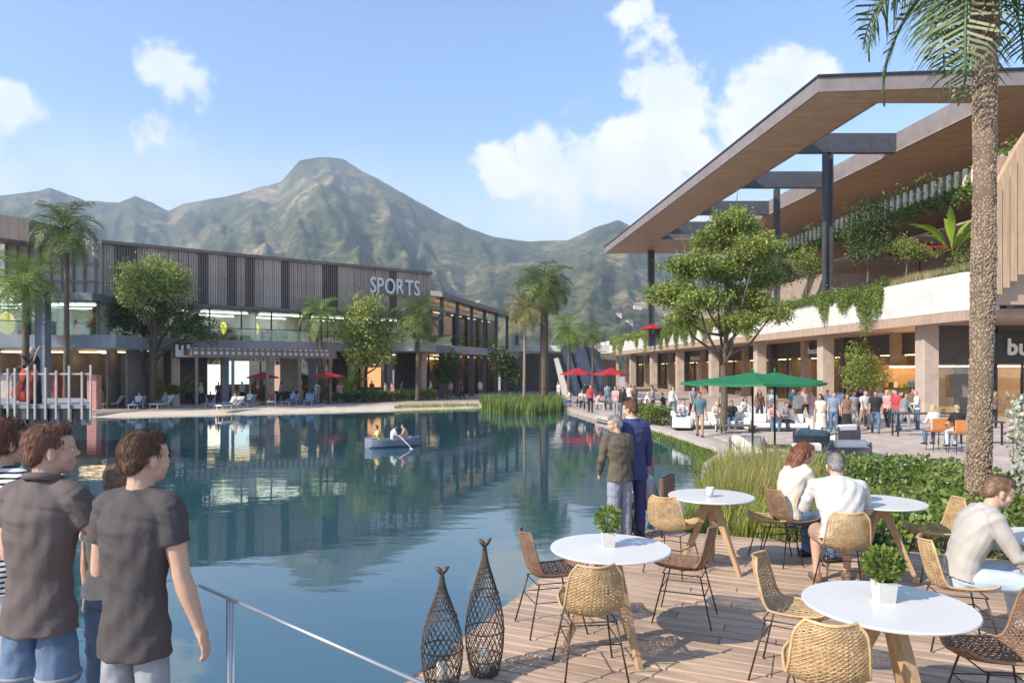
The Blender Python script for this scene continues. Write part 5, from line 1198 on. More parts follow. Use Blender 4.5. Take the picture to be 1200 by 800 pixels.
def fuse(mb, name, mat, voxel, smooth=3, disp=None, ratio=None):
    me = mb.mesh(name+'_raw', mat); o = bpy.data.objects.new('t', me); COL.objects.link(o)
    r = o.modifiers.new('r', 'REMESH'); r.mode = 'VOXEL'; r.voxel_size = voxel; r.use_smooth_shade = True
    s = o.modifiers.new('s', 'SMOOTH'); s.factor = .5; s.iterations = smooth
    bpy.context.view_layer.update(); ev = o.evaluated_get(bpy.context.evaluated_depsgraph_get()); out = bpy.data.meshes.new_from_object(ev); bpy.data.objects.remove(o); bpy.data.meshes.remove(me)
    out.name = name; out.materials.clear(); out.materials.append(mat)
    if disp:
        n = len(out.vertices); co = np.empty(n*3); no = np.empty(n*3); out.vertices.foreach_get('co', co); out.vertex_normals.foreach_get('vector', no); co = co.reshape(-1, 3); no = no.reshape(-1, 3)
        out.vertices.foreach_set('co', (co+no*disp(co)[:, None]).ravel())
    out.polygons.foreach_set('use_smooth', [True]*len(out.polygons)); out.update(); return out
def n3(co, sx, sy, sz, seed):
    # cheap 3-D folds: blended 2-D value noises
    return (vn(co[:, 0]*sx+co[:, 1]*sx*.6, co[:, 2]*sz+co[:, 0]*2, seed)+vn(co[:, 1]*sy-co[:, 0]*sy*.5, co[:, 2]*sz-co[:, 1]*2, seed+3))*.5-.5
ROT = np.array([[.8, .48, -.36], [-.36, .86, .36], [.48, -.16, .86]])
def folds(amp):
    def f(co):
        q = co+.035*np.column_stack([n3(co@ROT, 9, 9, 9, 31), n3(co@ROT.T, 9, 9, 9, 37), n3(co@ROT, 9, 9, 9, 41)])*2
        w = n3(co@ROT, 3.1, 3.1, 3.1, 51)*9; m_ = np.clip(.5+n3(co@ROT.T, 4.3, 4.3, 4.3, 61)*2.2, 0, 1)
        a = np.sin(q[:, 2]*58+q[:, 0]*26+w); b = np.sin(q[:, 2]*31-q[:, 0]*38-q[:, 1]*17+w*1.3)
        return amp*(.42*a*m_+.42*b*(1-m_)+.25*np.sin(q[:, 2]*120+q[:, 0]*70+w*2)*m_*m_)
    return f
def Rx(a): return Matrix.Rotation(R(a), 3, 'X')
def Rz(a): return Matrix.Rotation(R(a), 3, 'Z')
def Ry(a): return Matrix.Rotation(R(a), 3, 'Y')
X_ax = Vector((1, 0, 0))
def ering(c, X, Yv, rx_, ry_, n=16, back=0): return [c+X*(rx_*math.cos(6.28318*j/n))+Yv*(ry_*math.sin(6.28318*j/n)) for j in range(n)]
def person_mesh(p, hero=False):
    """p: pose dictionary -> dict of part name -> mesh (front is +y, feet near z=0)"""
    fem = p.get('fem', False); vox = .0078 if hero else .021; out = {}
    pel = Vector(p.get('pel', (0, 0, .93))); l1 = p.get('lean', 0); l2 = l1+p.get('hunch', 4); tw = p.get('twist', 0)
    d1 = Rx(-l1) @ Vector((0, 0, 1)); d2 = Rx(-l2) @ Vector((0, 0, 1)); d3 = Rx(-(l2+p.get('hunch', 4))) @ Vector((0, 0, 1))
    X1 = Rz(tw*.5) @ X_ax; X2 = Rz(tw) @ X_ax
    wa = pel+d1*.15; ch = wa+d2*.19; sh = ch+d3*.15; nb_ = sh+d3*.055
    k = p.get('girth', 1.0)
    def rings(inf, lo_=-.10, hi_=1.0):
        S_ = [(pel+d1*lo_, X_ax, .145 if inf < .012 else .176, .095 if inf < .012 else .122), (pel, X_ax, .172 if fem else .158, .112), (wa-d1*.02, X1, .128 if fem else .136, .092), (ch-d2*.05, X2, .150 if fem else .170, .112), (ch+d2*.06, X2, .158 if fem else .184, .116), (sh-d3*.02, X2, .150 if fem else .178, .095), (sh+d3*.022, X2, .10, .072), (nb_, X2, .064, .060)]
        out_ = []
        for i, (c, X, a, b_) in enumerate(S_):
            dd = (S_[min(i+1, 7)][0]-S_[max(i-1, 0)][0]).normalized(); Yv = dd.cross(X); out_.append(ering(c, X, Yv, a*k+inf, b_*k+inf))
        return out_
    hy, hp = p.get('head', (0, 0)); HM = Rz(hy+tw) @ Rx(-hp); neck_d = (d3+Vector((0, 0, .6))).normalized(); hc = nb_+neck_d*.125+HM @ Vector((0, .02, 0))
    sk = MB(); sk.loft(rings(0), True, True); sk.tube([sh, nb_, nb_+neck_d*.06, hc+HM @ Vector((0, -.02, -.02))], [.07, .056, .052, .052], 12)
    # head
    E_ = lambda c, r: sk.ell(hc+HM @ Vector(c), r, HM, 16, 12)
    E_((0, -.012, .035), (.076, .094, .088)); E_((0, .022, -.030), (.058, .066, .078)); E_((0, .050, -.082), (.030, .030, .022)); E_((0, .030, .03), (.064, .064, .06))
    if hero:
        E_((0, .094, -.022), (.0125, .020, .013)); E_((0, .086, .002), (.009, .014, .026)); E_((0, .076, .018), (.048, .016, .010)); E_((0, .081, -.057), (.024, .012, .006)); E_((0, .079, -.067), (.020, .013, .006))
        for s in (-1, 1): E_((s*.077, -.008, -.012), (.009, .019, .031)); E_((s*.078, -.012, .006), (.012, .014, .012)); E_((s*.04, .05, -.03), (.024, .03, .026))
    else: E_((0, .088, -.01), (.012, .018, .02))
    sk_arms = []; tops = MB(); tops.loft(rings(.021 if hero else .014, p.get('hem', -.04)), True, True)
    sleeve = p.get('sleeve', .65)
    hj = {}
    for si, s in enumerate((-1, 1)):
        S0 = sh+X2*(s*(.150 if fem else .180)*k)-d3*.02; u, f = p.get('arms', (((-.12, 0, -1), (-.05, .12, -1)), ((.12, 0, -1), (.05, .12, -1))))[si]
        u = Vector(u).normalized(); f = Vector(f).normalized(); el = S0+u*.285; wr = el+f*.245; g_ = .84 if fem else 1.0
        tz = [nb_-d3*.015, sh+X2*(s*.095*k)+d3*.004, S0]
        sk.tube(tz, [.045, .052, .052], 10); tops.tube(tz, [.055, .064, .066], 10)
        sk.ell(S0, (.055*g_, .052*g_, .055*g_)); sk.tube([S0, S0.lerp(el, .35), S0.lerp(el, .8), el, el.lerp(wr, .3), el.lerp(wr, .75), wr, wr+f*.03], [.050*g_, .050*g_, .040*g_, .038*g_, .041*g_, .030*g_, .025*g_, .027*g_], 12)
        # hand
        w = Vector(p.get('thumb', ((.3, 1, 0), (-.3, 1, 0)))[si]); w = (w-f*w.dot(f)).normalized(); nn = f.cross(w)*s
        M3 = Matrix((w, nn, f)).transposed(); pc = wr+f*.055
        sk.ell(pc, (.040*g_, .0155, .050), M3, 12, 8)
        curl = p.get('curl', .5); hj[s] = (wr, f, w, nn)
        if hero:
            for j, (o_, L_) in enumerate(((.030, .070), (.010, .078), (-.010, .073), (-.029, .058))):
                b0 = wr+f*.085+w*o_; cu = curl*(1+.15*j); a1 = f*math.cos(cu*.5)-nn*math.sin(cu*.5); a2 = f*math.cos(cu*1.3)-nn*math.sin(cu*1.3); a3 = f*math.cos(cu*2)-nn*math.sin(cu*2)
                q1 = b0+a1*L_*.48; q2 = q1+a2*L_*.3; q3 = q2+a3*L_*.22; sk.tube([b0-f*.015, b0, q1, q2, q3], [.0098, .0098, .0092, .0085, .007], 7)
            b0 = wr+f*.022+w*.028; q1 = b0+(f*.7+w*.75-nn*.2).normalized()*.04; q2 = q1+(f*.95+w*.25-nn*.25).normalized()*.035; sk.tube([wr+f*.015+w*.01, b0, q1, q2], [.013, .013, .011, .0085], 7)
        else: sk.ell(wr+f*.115-nn*.01, (.034, .013, .045), M3, 8, 6)
        if sleeve > 0:
            path = [S0-X2*(s*.05), S0, S0.lerp(el, .5), el, el.lerp(wr, .5), wr]; cum = [0, .05, .35, .6, .85, 1.0]; rr_ = [.066, .066*g_, .060*g_, .052*g_, .046*g_, .036*g_]; pts = []; rd = []
            for i, c in enumerate(cum):
                if c <= sleeve: pts.append(path[i]); rd.append(rr_[i]+.004)
                else:
                    q_ = (sleeve-cum[i-1])/(c-cum[i-1]); pts.append(path[i-1].lerp(path[i], q_)); rd.append(rr_[i-1]*(1-q_)+rr_[i]*q_+.006); break
            tops.ell(S0, (.066*g_, .060*g_, .062*g_)); tops.tube(pts, rd, 12)
    bot = MB(); leg_len = p.get('trouser', 1.0)
    bk = 'dress' if p.get('dress') else 'trousers'
    rb_ = rings(.008, -.11)[:3]; wtop = ering(pel+d1*.10, X1, (d1.cross(X1)), .136*k+.006, .094*k+.006); rb_ = rb_[:2]+[wtop]; bot.loft(rb_, True, True)
    shoes = []
    for si, s in enumerate((-1, 1)):
        hp_ = pel+X_ax*(s*.088*min(1, k+.04))-d1*.03; th, sn, ft = p.get('legs', (((-.03, 0, -1), (0, -.03, -1), (-.15, 1, 0)), ((.03, 0, -1), (0, -.03, -1), (.15, 1, 0))))[si]
        th = Vector(th).normalized(); sn = Vector(sn).normalized(); ft = Vector(ft).normalized(); kn = hp_+th*.42; an = kn+sn*.40
        sk.tube([hp_, hp_.lerp(kn, .3), hp_.lerp(kn, .8), kn, kn.lerp(an, .28), kn.lerp(an, .8), an, an+sn*.03], [.078*k, .078*k, .056, .054, .056, .036, .034, .036], 12)
        hl = an+sn*.045-ft*.035; sk.tube([hl, an+sn*.05+ft*.06, an+sn*.06+ft*.13], [.034, .035, .026], 8)
        if leg_len > 0 and not p.get('dress'):
            path = [hp_, hp_.lerp(kn, .35), hp_.lerp(kn, .8), kn, kn.lerp(an, .4), an+sn*.02]; cum = [0, .18, .40, .5, .70, 1.0]; wide = p.get('wide', 0); rr_ = [.084*k, .085*k+wide*.5, .070+wide, .064+wide, .060+wide, .052+wide]; pts = []; rd = []
            for i, c in enumerate(cum):
                if c <= leg_len: pts.append(path[i]); rd.append(rr_[i])
                else: q_ = (leg_len-cum[i-1])/(c-cum[i-1]); pts.append(path[i-1].lerp(path[i], q_)); rd.append(rr_[i-1]*(1-q_)+rr_[i]*q_+.01); break
            bot.tube(pts, rd, 12)
        m = MB(); upv_ = -sn; sd_ = ft.cross(upv_).normalized(); bs = an+sn*.075
        prs = [(-.085, .030, .045), (-.05, .038, .075), (.02, .040, .068), (.10, .046, .045), (.155, .042, .036), (.185, .022, .022)]
        m.loft([[bs+ft*a-sd_*b_, bs+ft*a-sd_*b_*.8+upv_*c, bs+ft*a+sd_*b_*.8+upv_*c, bs+ft*a+sd_*b_] for a, b_, c in prs], True, True); shoes.append(m)
    if p.get('dress'):
        L_ = p['dress']; w_ = p.get('flare', .24); rr_ = []
        for i in range(7):
            f = i/6; c = pel+Vector((0, 0, .10-(L_+.1)*f)); rr_.append([c+Vector((math.cos(a)*(.135+(w_-.135)*f**.8)*(1+.05*math.sin(a*7)*f), math.sin(a)*(.11+(w_*.85-.11)*f**.8)*(1+.05*math.sin(a*7)*f), 0)) for a in [6.28318*j/28 for j in range(28)]])
        bot.loft(rr_, True, True)
    out['body'] = fuse(sk, 'body', SK['a'], vox, 2 if hero else 1); dm = cloth('cloth_default', (.5, .5, .5))
    if p.get('top', True): out['top'] = fuse(tops, 'top', dm, .0085 if hero else .021, 4 if hero else 1, folds(.010) if hero else None)
    out['bottom'] = fuse(bot, 'bottom', dm, .0095 if hero else .021, 3 if hero else 1, folds(.009) if hero else None)
    # hair
    hr = MB(); st_ = p.get('hair', 'short'); H_ = lambda c, r: hr.ell(hc+HM @ Vector(c), r, HM, 16, 12)
    if st_ != 'bald':
        H_((0, -.022, .046), (.080, .092, .084)); H_((0, -.060, .008), (.070, .050, .060)); H_((0, .03, .090), (.060, .052, .034))
    if st_ in ('long', 'bun', 'tail'): H_((0, -.03, .03), (.088, .098, .09))
    if st_ == 'long':
        for s in (-1, 0, 1): hr.tube([hc+HM @ Vector((s*.055, -.05, .02)), hc+HM @ Vector((s*.065, -.085, -.08)), hc+HM @ Vector((s*.06, -.11, -.2)), hc+HM @ Vector((s*.05, -.115, -.30))], [.05, .052, .045, .02], 10)
    if st_ == 'tail': hr.tube([hc+HM @ Vector((0, -.10, .04)), hc+HM @ Vector((0, -.145, .0)), hc+HM @ Vector((0, -.15, -.12)), hc+HM @ Vector((0, -.13, -.26))], [.028, .036, .036, .01], 10)
    if st_ == 'bun': H_((0, -.115, .05), (.038, .036, .036))
    if hr.v:
        out['hair'] = fuse(hr, 'hair', HAIR['brown'], .008 if hero else .018, 1, (lambda co: .0015*n3(co, 30, 30, 30, 5)) if hero else None)
        if hero:
            hm_ = out['hair']; rng = np.random.default_rng(3); n = len(hm_.vertices); co = np.empty(n*3); no = np.empty(n*3); hm_.vertices.foreach_get('co', co); hm_.vertex_normals.foreach_get('vector', no); co = co.reshape(-1, 3); no = no.reshape(-1, 3)
            ids = rng.integers(0, n, 5200); P0 = co[ids]; N0 = no[ids]; back = np.array(tuple(HM @ Vector((0, -.55, -1)))); back /= np.linalg.norm(back)
            lnk = .042 if st_ == 'short' else .07; T_ = back-N0*(N0@back)[:, None]; T_ += rng.normal(size=T_.shape)*.13; T_ /= np.linalg.norm(T_, axis=1)[:, None]; Wd = np.cross(T_, N0)*.0019
            ln_ = lnk*rng.uniform(.5, 1.1, len(ids))[:, None]; A = P0-N0*.003; B = A+T_*ln_*.5+N0*.0035; C_ = A+T_*ln_+N0*rng.uniform(-.004, .006, (len(ids), 1))
            vs = np.stack([A-Wd, A+Wd, B+Wd, B-Wd, C_], 1).reshape(-1, 3); m = MB(); m.add([], []); fs = []
            for i in range(len(ids)): fs += [(5*i, 5*i+1, 5*i+2, 5*i+3), (5*i+3, 5*i+2, 5*i+4)]
            m.v = vs.tolist(); m.f = fs; m.sm = [True]*len(fs); m.mi = [0]*len(fs); out['strands'] = m.mesh('hair_strands', HAIR['brown'])
    for i, m in enumerate(shoes): out['shoe%d' % i] = m.mesh('shoe', dark_metal)
    if hero:
        for s in (-1, 1):
            m = MB(); m.ell(hc+HM @ Vector((s*.031, .0755, .0)), (.0105, .008, .007), HM, 10, 6); m.cur = 1; m.ell(hc+HM @ Vector((s*.031, .0825, .0)), (.005, .003, .005), HM, 8, 4); out['eye%d' % s] = m.mesh('eye', [M('eye_white', (.7, .66, .62)), M('eye_iris', (.05, .035, .03))])
    out['_j'] = dict(hc=hc, HM=HM, sh=sh, wr=hj, pel=pel, d1=d1, nb=nb_, ch=ch, X2=X2, d2=d2)
    return out
def place(ms, label, loc, rz, skin, hair, top, bot, shoe=None, sc=1.0, names=('top', 'trousers'), group=None, strands=True):
    t_ = thing('person', label, 'person', loc, R(rz), group); t_.scale = (sc, sc, sc)
    def sub(nm, me, mt, par=t_, kind=None):
        o = inst2(nm, me, par, kind)
        if mt: o.material_slots[0].link = 'OBJECT'; o.material_slots[0].material = mt
        return o
    bd = sub('body', ms['body'], SK[skin])
    if 'hair' in ms:
        h = sub('hair', ms['hair'], HAIR[hair])
        if 'strands' in ms: sub('hair_strands', ms['strands'], HAIR[hair], h, 'stuff')
    if 'top' in ms: sub(names[0], ms['top'], top)
    sub(names[1], ms['bottom'], bot)
    for k in ('shoe0', 'shoe1'): sub('shoe', ms[k], shoe or dark_metal)
    for k in ('eye-1', 'eye1'):
        if k in ms: inst2('eye', ms[k], bd)
    return t_
denim = cloth('denim', (.07, .12, .20), (.13, .19, .29), scale=9); jean_l = cloth('jeans_pale', (.42, .50, .60), (.52, .58, .66), scale=7); tee = cloth('tee_charcoal', (.072, .062, .062), (.058, .05, .05)); polo = cloth('polo_taupe', (.12, .095, .09), (.10, .08, .075))
grey_jean = cloth('jeans_grey', (.20, .22, .25), (.3, .31, .33), scale=8); wht = cloth('cloth_white', (.60, .58, .56)); sweat = cloth('sweater_beige', (.46, .42, .375), (.40, .365, .33), bscale=90); navy = cloth('suit_blue', (.05, .055, .16), (.04, .045, .13)); olive = cloth('jacket_olive', (.13, .105, .075), (.10, .08, .055)); shorts_t = cloth('shorts_tan', (.42, .27, .18)); black = cloth('cloth_black', (.02, .02, .022)); cream = cloth('cloth_cream', (.66, .58, .48)); pinkc = cloth('cloth_pink', (.60, .33, .32)); redc = cloth('cloth_red', (.50, .06, .06)); bluec = cloth('cloth_blue', (.22, .28, .38)); tealc = cloth('cloth_teal', (.09, .17, .20)); greyc = cloth('cloth_grey', (.28, .28, .29)); brownc = cloth('cloth_brown', (.22, .13, .09)); yell = cloth('cloth_yellow', (.62, .5, .16))
# --- near group at the left
m1 = person_mesh(dict(head=(-42, -4), twist=-4, arms=(((-.22, .15, -1), (-.05, 1, -.05)), ((.52, .30, -1), (-.85, .55, .20))), thumb=((0, 0, 1), (0, 0, 1)), sleeve=.33, trouser=.38, wide=.012, hem=-.12, girth=.86, hunch=3), True)
o = place(m1, 'man in taupe polo shirt and denim shorts with crossed arms', (-2.20, 3.30, 0), -6, 'a', 'chestnut', polo, denim, sc=1.045, names=('polo_shirt', 'denim_shorts'))
j = m1['_j']; mb = MB()
mb.tube([j['nb']+Vector((math.cos(a)*.072, math.sin(a)*.070-.004, .010+.018*math.sin(-a))) for a in [6.28318*i/22 for i in range(23)]], .017, 7, False); c_ = mb.mesh('collar', polo); inst2('collar', c_, o)
mb = MB()
for s, kn in ((-1, 0), (1, 0)):
    th = Vector((.03*s, 0, -1)).normalized(); q_ = Vector((0, 0, .93))+X_ax*(s*.088)+th*.313; mb.tube([q_-X_ax*(s*.006)+Vector((math.cos(a)*.086, math.sin(a)*.086, 0)) for a in [6.28318*i/20 for i in range(21)]], .009, 6, False)
inst2('turned_hem', mb.mesh('turned_hem', grey_jean), o)
m2 = person_mesh(dict(head=(-22, -2), arms=(((-.20, .02, -1), (.10, .98, -.12)), ((.20, .0, -1), (.26, .16, -1))), thumb=((0, 0, 1), (-.2, 1, 0)), sleeve=.37, hem=-.15, girth=.80, hunch=3, curl=.42), True)
place(m2, 'man in plain charcoal tee beside the steel railing, seen from behind', (-1.66, 3.12, 0), -10, 'a', 'brown', tee, grey_jean, sc=1.035, names=('tee_shirt', 'jeans'))
m3 = person_mesh(dict(fem=True, hair='tail', head=(-20, 0), sleeve=.4, trouser=1, wide=.03, hunch=4), True)
stripe = M('striped_knit', (.78, .76, .72), (.03, .03, .04), .85, 2, lo=.49, hi=.51)
nt = stripe.node_tree; wv = nt.nodes.new('ShaderNodeTexWave'); wv.bands_direction = 'Z'; wv.inputs['Scale'].default_value = 13; tcx = nt.nodes.new('ShaderNodeTexCoord'); nt.links.new(tcx.outputs['Object'], wv.inputs[0])
mxn = [n for n in nt.nodes if n.type == 'MIX'][0]; rp = nt.nodes.new('ShaderNodeMath'); rp.operation = 'GREATER_THAN'; rp.inputs[1].default_value = .62; nt.links.new(wv.outputs[1], rp.inputs[0]); nt.links.new(rp.outputs[0], mxn.inputs[0])
place(m3, 'woman in striped top and white trousers cut by the left edge', (-2.66, 3.62, 0), -10, 'a', 'chestnut', stripe, wht, sc=1.05, names=('striped_top', 'trousers'))
m4 = person_mesh(dict(fem=True, hair='short', sleeve=.4), True)
place(m4, 'light-haired child half hidden between the two men', (-2.26, 4.02, 0), 5, 'a', 'sand', cream, denim, sc=.885, names=('shirt', 'trousers'))
# --- suited pair
m5 = person_mesh(dict(head=(38, 6), arms=(((-.2, .05, -1), (-.02, .25, -1)), ((.2, .0, -1), (.05, .12, -1))), sleeve=1, hem=-.20, wide=.012, hunch=3), True)
o = place(m5, 'taller man in blue suit standing by the water, seen from behind', (1.50, 8.80, 0), 18, 'a', 'chestnut', navy, navy, sc=.985, names=('suit_jacket', 'suit_trousers'))
j = m5['_j']; mb = MB(); mb.tube([j['nb']+Vector((math.cos(a)*.064, math.sin(a)*.062, .020)) for a in [6.28318*i/18 for i in range(19)]], .017, 6, False); inst2('shirt_collar', mb.mesh('shirt_collar', wht), o)
m6 = person_mesh(dict(head=(60, 8), arms=(((-.2, .1, -1), (.2, .5, -.8)), ((.16, .05, -1), (-.05, .35, -1))), sleeve=1, hem=-.10, wide=.02, girth=1.06, hunch=6), True)
place(m6, 'older grey-haired man in olive jacket beside the suited man', (1.30, 8.55, 0), 28, 'a', 'grey', olive, M('trousers_lilac', (.30, .31, .38), (.24, .25, .31), .85, 5), sc=.885, names=('jacket', 'trousers'))
# --- seated people
SITL = (((-.14, 1, -.05), (0, -.08, -1), (-.1, 1, 0)), ((.14, 1, -.05), (.0, .1, -1), (.1, 1, 0)))
m7 = person_mesh(dict(pel=(0, -.03, .53), lean=12, hunch=10, legs=SITL, arms=(((-.3, .55, -1), (.25, 1, -.05)), ((.35, .5, -.9), (-.2, 1, .0))), thumb=((0, 0, 1), (0, 0, 1)), sleeve=1, head=(4, 10), trouser=.45, wide=.02, girth=1.12, hem=-.03), True)
place(m7, 'grey-haired man in white shirt and tan shorts seated with his back to us', (3.06, 6.58, 0), -12, 'a', 'grey', wht, shorts_t, shoe=brownc, names=('shirt', 'shorts'))
m8 = person_mesh(dict(pel=(0, -.03, .53), lean=8, hunch=10, legs=SITL, arms=(((-.2, .5, -1), (.2, 1, .1)), ((.2, .5, -1), (-.2, 1, .1))), sleeve=.4, head=(-15, 14), fem=True, hair='long'), True)
place(m8, 'auburn-haired woman in pale top seated beside the white-shirted man', (2.98, 7.62, 0), -72, 'a', 'auburn', cream, denim, sc=1.0, names=('blouse', 'trousers'))
m9 = person_mesh(dict(pel=(0, -.03, .545), lean=14, hunch=8, legs=(((-.12, 1, .02), (0, .15, -1), (-.1, 1, 0)), ((.12, 1, .02), (.0, .3, -1), (.1, 1, 0))), arms=(((-.14, .5, -1), (.15, 1, -.02)), ((.14, .48, -1), (-.1, 1, .02))), thumb=((0, 0, 1), (0, 0, 1)), sleeve=1, head=(0, 16), wide=.01, hem=-.03, curl=.8), True)
place(m9, 'light-haired man in beige sweater and pale jeans seated in profile at the right edge', (3.40, 5.33, 0), -102, 'a', 'sand', sweat, jean_l, sc=.99, names=('sweater', 'jeans'))
m10 = person_mesh(dict(pel=(0, -.03, .53), lean=10, hunch=12, legs=SITL, arms=(((-.2, .5, -1), (.2, 1, .1)), ((.2, .5, -1), (-.2, 1, .1))), sleeve=.4, head=(20, 10), fem=True))
place(m10, 'child in pale top and green trousers sitting just right of the suited man', (1.78, 9.0, -.0), 60, 'b', 'dark', wht, olive, sc=.72, names=('shirt', 'trousers'))
stool('small stool under the child beside the suited man', Vector((1.78, 9.0, 0)), 60, brownc, .38, name='low_stool')
# --- archetypes for the farther crowd
WK = (((-.05, .35, -1), (0, -.05, -1), (-.1, 1, 0)), ((.05, -.25, -1), (0, -.55, -1), (.1, .9, -.4)))
A_ = dict(
 stand=person_mesh(dict(sleeve=.45)), standl=person_mesh(dict(sleeve=1, arms=(((-.2, .2, -1), (.3, 1, .1)), ((.15, 0, -1), (0, .1, -1))), head=(25, 5))),
 walk=person_mesh(dict(legs=WK, sleeve=.45, arms=(((-.12, -.35, -1), (-.05, .1, -1)), ((.12, .35, -1), (.05, .6, -1))))), walkl=person_mesh(dict(legs=WK, sleeve=1, arms=(((-.12, .35, -1), (-.05, .7, -1)), ((.12, -.3, -1), (.05, .1, -1))), fem=True, hair='long')),
 dress=person_mesh(dict(fem=True, hair='long', dress=.78, sleeve=.2, arms=(((-.25, .1, -1), (.1, .8, -.2)), ((.2, 0, -1), (0, .2, -1))))), skirt=person_mesh(dict(fem=True, hair='bun', dress=.45, sleeve=.45, flare=.22)),
 sit=person_mesh(dict(pel=(0, -.03, .53), lean=6, hunch=6, legs=SITL, sleeve=.45, arms=(((-.2, .4, -1), (.2, 1, .0)), ((.2, .4, -1), (-.2, 1, .1))))), sitf=person_mesh(dict(pel=(0, -.03, .53), lean=10, hunch=8, legs=SITL, sleeve=1, fem=True, hair='long', arms=(((-.2, .4, -1), (.2, 1, .0)), ((.2, .4, -1), (-.2, 1, .1))))),
 lie=person_mesh(dict(pel=(0, -.2, .42), lean=-38, hunch=4, legs=(((-.1, 1, .1), (-.05, 1, -.1), (-.1, .2, 1)), ((.1, 1, .3), (.05, .7, -.8), (.1, 1, 0))), sleeve=.4)))
crowd = [
 # px, py(feet), arche, rot, skin, hair, top, bottom, label, scale
 (962, 512, 'dress', 160, 'b', 'dark', cream, cream, 'dark-haired woman in long cream dress walking left of the crowd', 1),
 (977, 506, 'stand', 200, 'a', 'brown', bluec, denim, 'man in dusty blue shirt behind the woman in cream dress', 1),
 (953, 503, 'skirt', 150, 'a', 'brown', pinkc, wht, 'woman in pink top and white skirt under the green parasol edge', .97),
 (992, 512, 'dress', 120, 'b', 'dark', brownc, black, 'woman in long dark skirt turned toward the sofas', .98),
 (1000, 505, 'walk', 170, 'c', 'dark', greyc, grey_jean, 'man in grey walking in front of the round shop tree', 1),
 (1013, 503, 'walk', 190, 'a', 'sand', wht, shorts_t, 'man in white tee and tan shorts ahead of the crowd', 1),
 (1026, 506, 'walk', 185, 'b', 'dark', black, denim, 'dark-clothed man striding between white tee and pink shirt', 1.03),
 (1040, 503, 'walkl', 175, 'a', 'blond', pinkc, black, 'woman in pink shirt and black trousers in the crowd', 1),
 (1051, 507, 'walk', 160, 'a', 'brown', redc, denim, 'man in red shirt and dark jeans in the crowd', 1.04),
 (1060, 503, 'walkl', 200, 'b', 'dark', greyc, grey_jean, 'woman in grey between the red shirt and the white jacket', .96),
 (1075, 506, 'standl', 90, 'a', 'grey', wht, denim, 'white-jacketed man standing at the right of the crowd', 1.0),
 (1018, 497, 'walkl', 10, 'a', 'brown', tealc, black, 'woman in teal walking away behind the crowd', .97),
 (985, 497, 'walk', 0, 'b', 'dark', wht, black, 'man in white and black walking away by the column', 1),
 (820, 512, 'walk', 160, 'b', 'dark', tealc, shorts_t, 'man in dark teal top striding along the promenade by the sofas', 1.02),
 (935, 500, 'standl', 200, 'a', 'brown', cream, brownc, 'person in cream standing behind the green parasol canopy', 1),
 (905, 497, 'stand', 170, 'a', 'grey', wht, greyc, 'person in white standing by the white column base', 1),
 (730, 492, 'walkl', 170, 'b', 'dark', black, denim, 'woman in black walking just left of the boxy hedge', 1),
 (722, 488, 'stand', 140, 'a', 'brown', pinkc, greyc, 'person in pink standing by the right red parasol', 1),
 (743, 486, 'walk', 200, 'c', 'dark', brownc, black, 'man in brown walking behind the boxy hedge', 1),
 (692, 483, 'stand', 180, 'a', 'brown', redc, black, 'person in red beneath the left red parasol', 1),
 (712, 478, 'walk', 10, 'b', 'dark', bluec, denim, 'man in blue walking away past the red parasols', 1),
 (788, 489, 'walkl', 190, 'a', 'auburn', wht, tealc, 'woman in white top beside the far columns', 1),
 (765, 486, 'standl', 90, 'a', 'dark', greyc, black, 'grey-jacketed man by the cafe table behind the hedge', 1),
 (66, 474, 'stand', 180, 'a', 'dark', wht, black, 'person in white standing behind the stage slats', 1),
 (90, 474, 'stand', 170, 'b', 'brown', redc, denim, 'person in red standing behind the stage slats', 1),
 (112, 475, 'walk', 90, 'a', 'dark', pinkc, greyc, 'person in pink walking past the stage end', 1),
 (236, 474, 'walkl', 90, 'a', 'blond', wht, black, 'fair-haired woman in white by the pergola post', 1),
 (256, 473, 'stand', 200, 'b', 'dark', brownc, black, 'dark figure standing under the pergola left of the pale screen', 1),
 (352, 473, 'walk', -90, 'a', 'brown', redc, shorts_t, 'man in red walking under the pergola', 1),
 (398, 472, 'stand', 180, 'a', 'brown', pinkc, wht, 'person in pink by the potted broad-leaved plant', 1),
 (452, 470, 'walk', 90, 'a', 'brown', wht, denim, 'man in white walking before the orange shop display', 1),
 (460, 470, 'skirt', 150, 'a', 'dark', pinkc, redc, 'woman in pink and red under the SPORTS sign', 1),
 (470, 469, 'walkl', -80, 'b', 'dark', greyc, black, 'woman in grey under the SPORTS sign', 1),
 (541, 468, 'walk', 90, 'b', 'dark', black, black, 'dark figure walking before the golden shop window', 1),
 (563, 467, 'stand', 150, 'a', 'brown', wht, denim, 'person in white right of the golden shop window', 1),
]
jr = random.Random(8)
for px, py, k, rz, s_, h_, tp, bt, lab, sc in crowd:
    if px > 900: rz += jr.uniform(-50, 50); py += jr.uniform(-3, 4)
    place(A_[k], lab, gp(px, py, -.5), rz, s_, h_, tp, bt, sc=sc, names=('shirt', 'dress' if k in ('dress',) else 'trousers' if k != 'skirt' else 'skirt'), group='people strolling by the shops' )
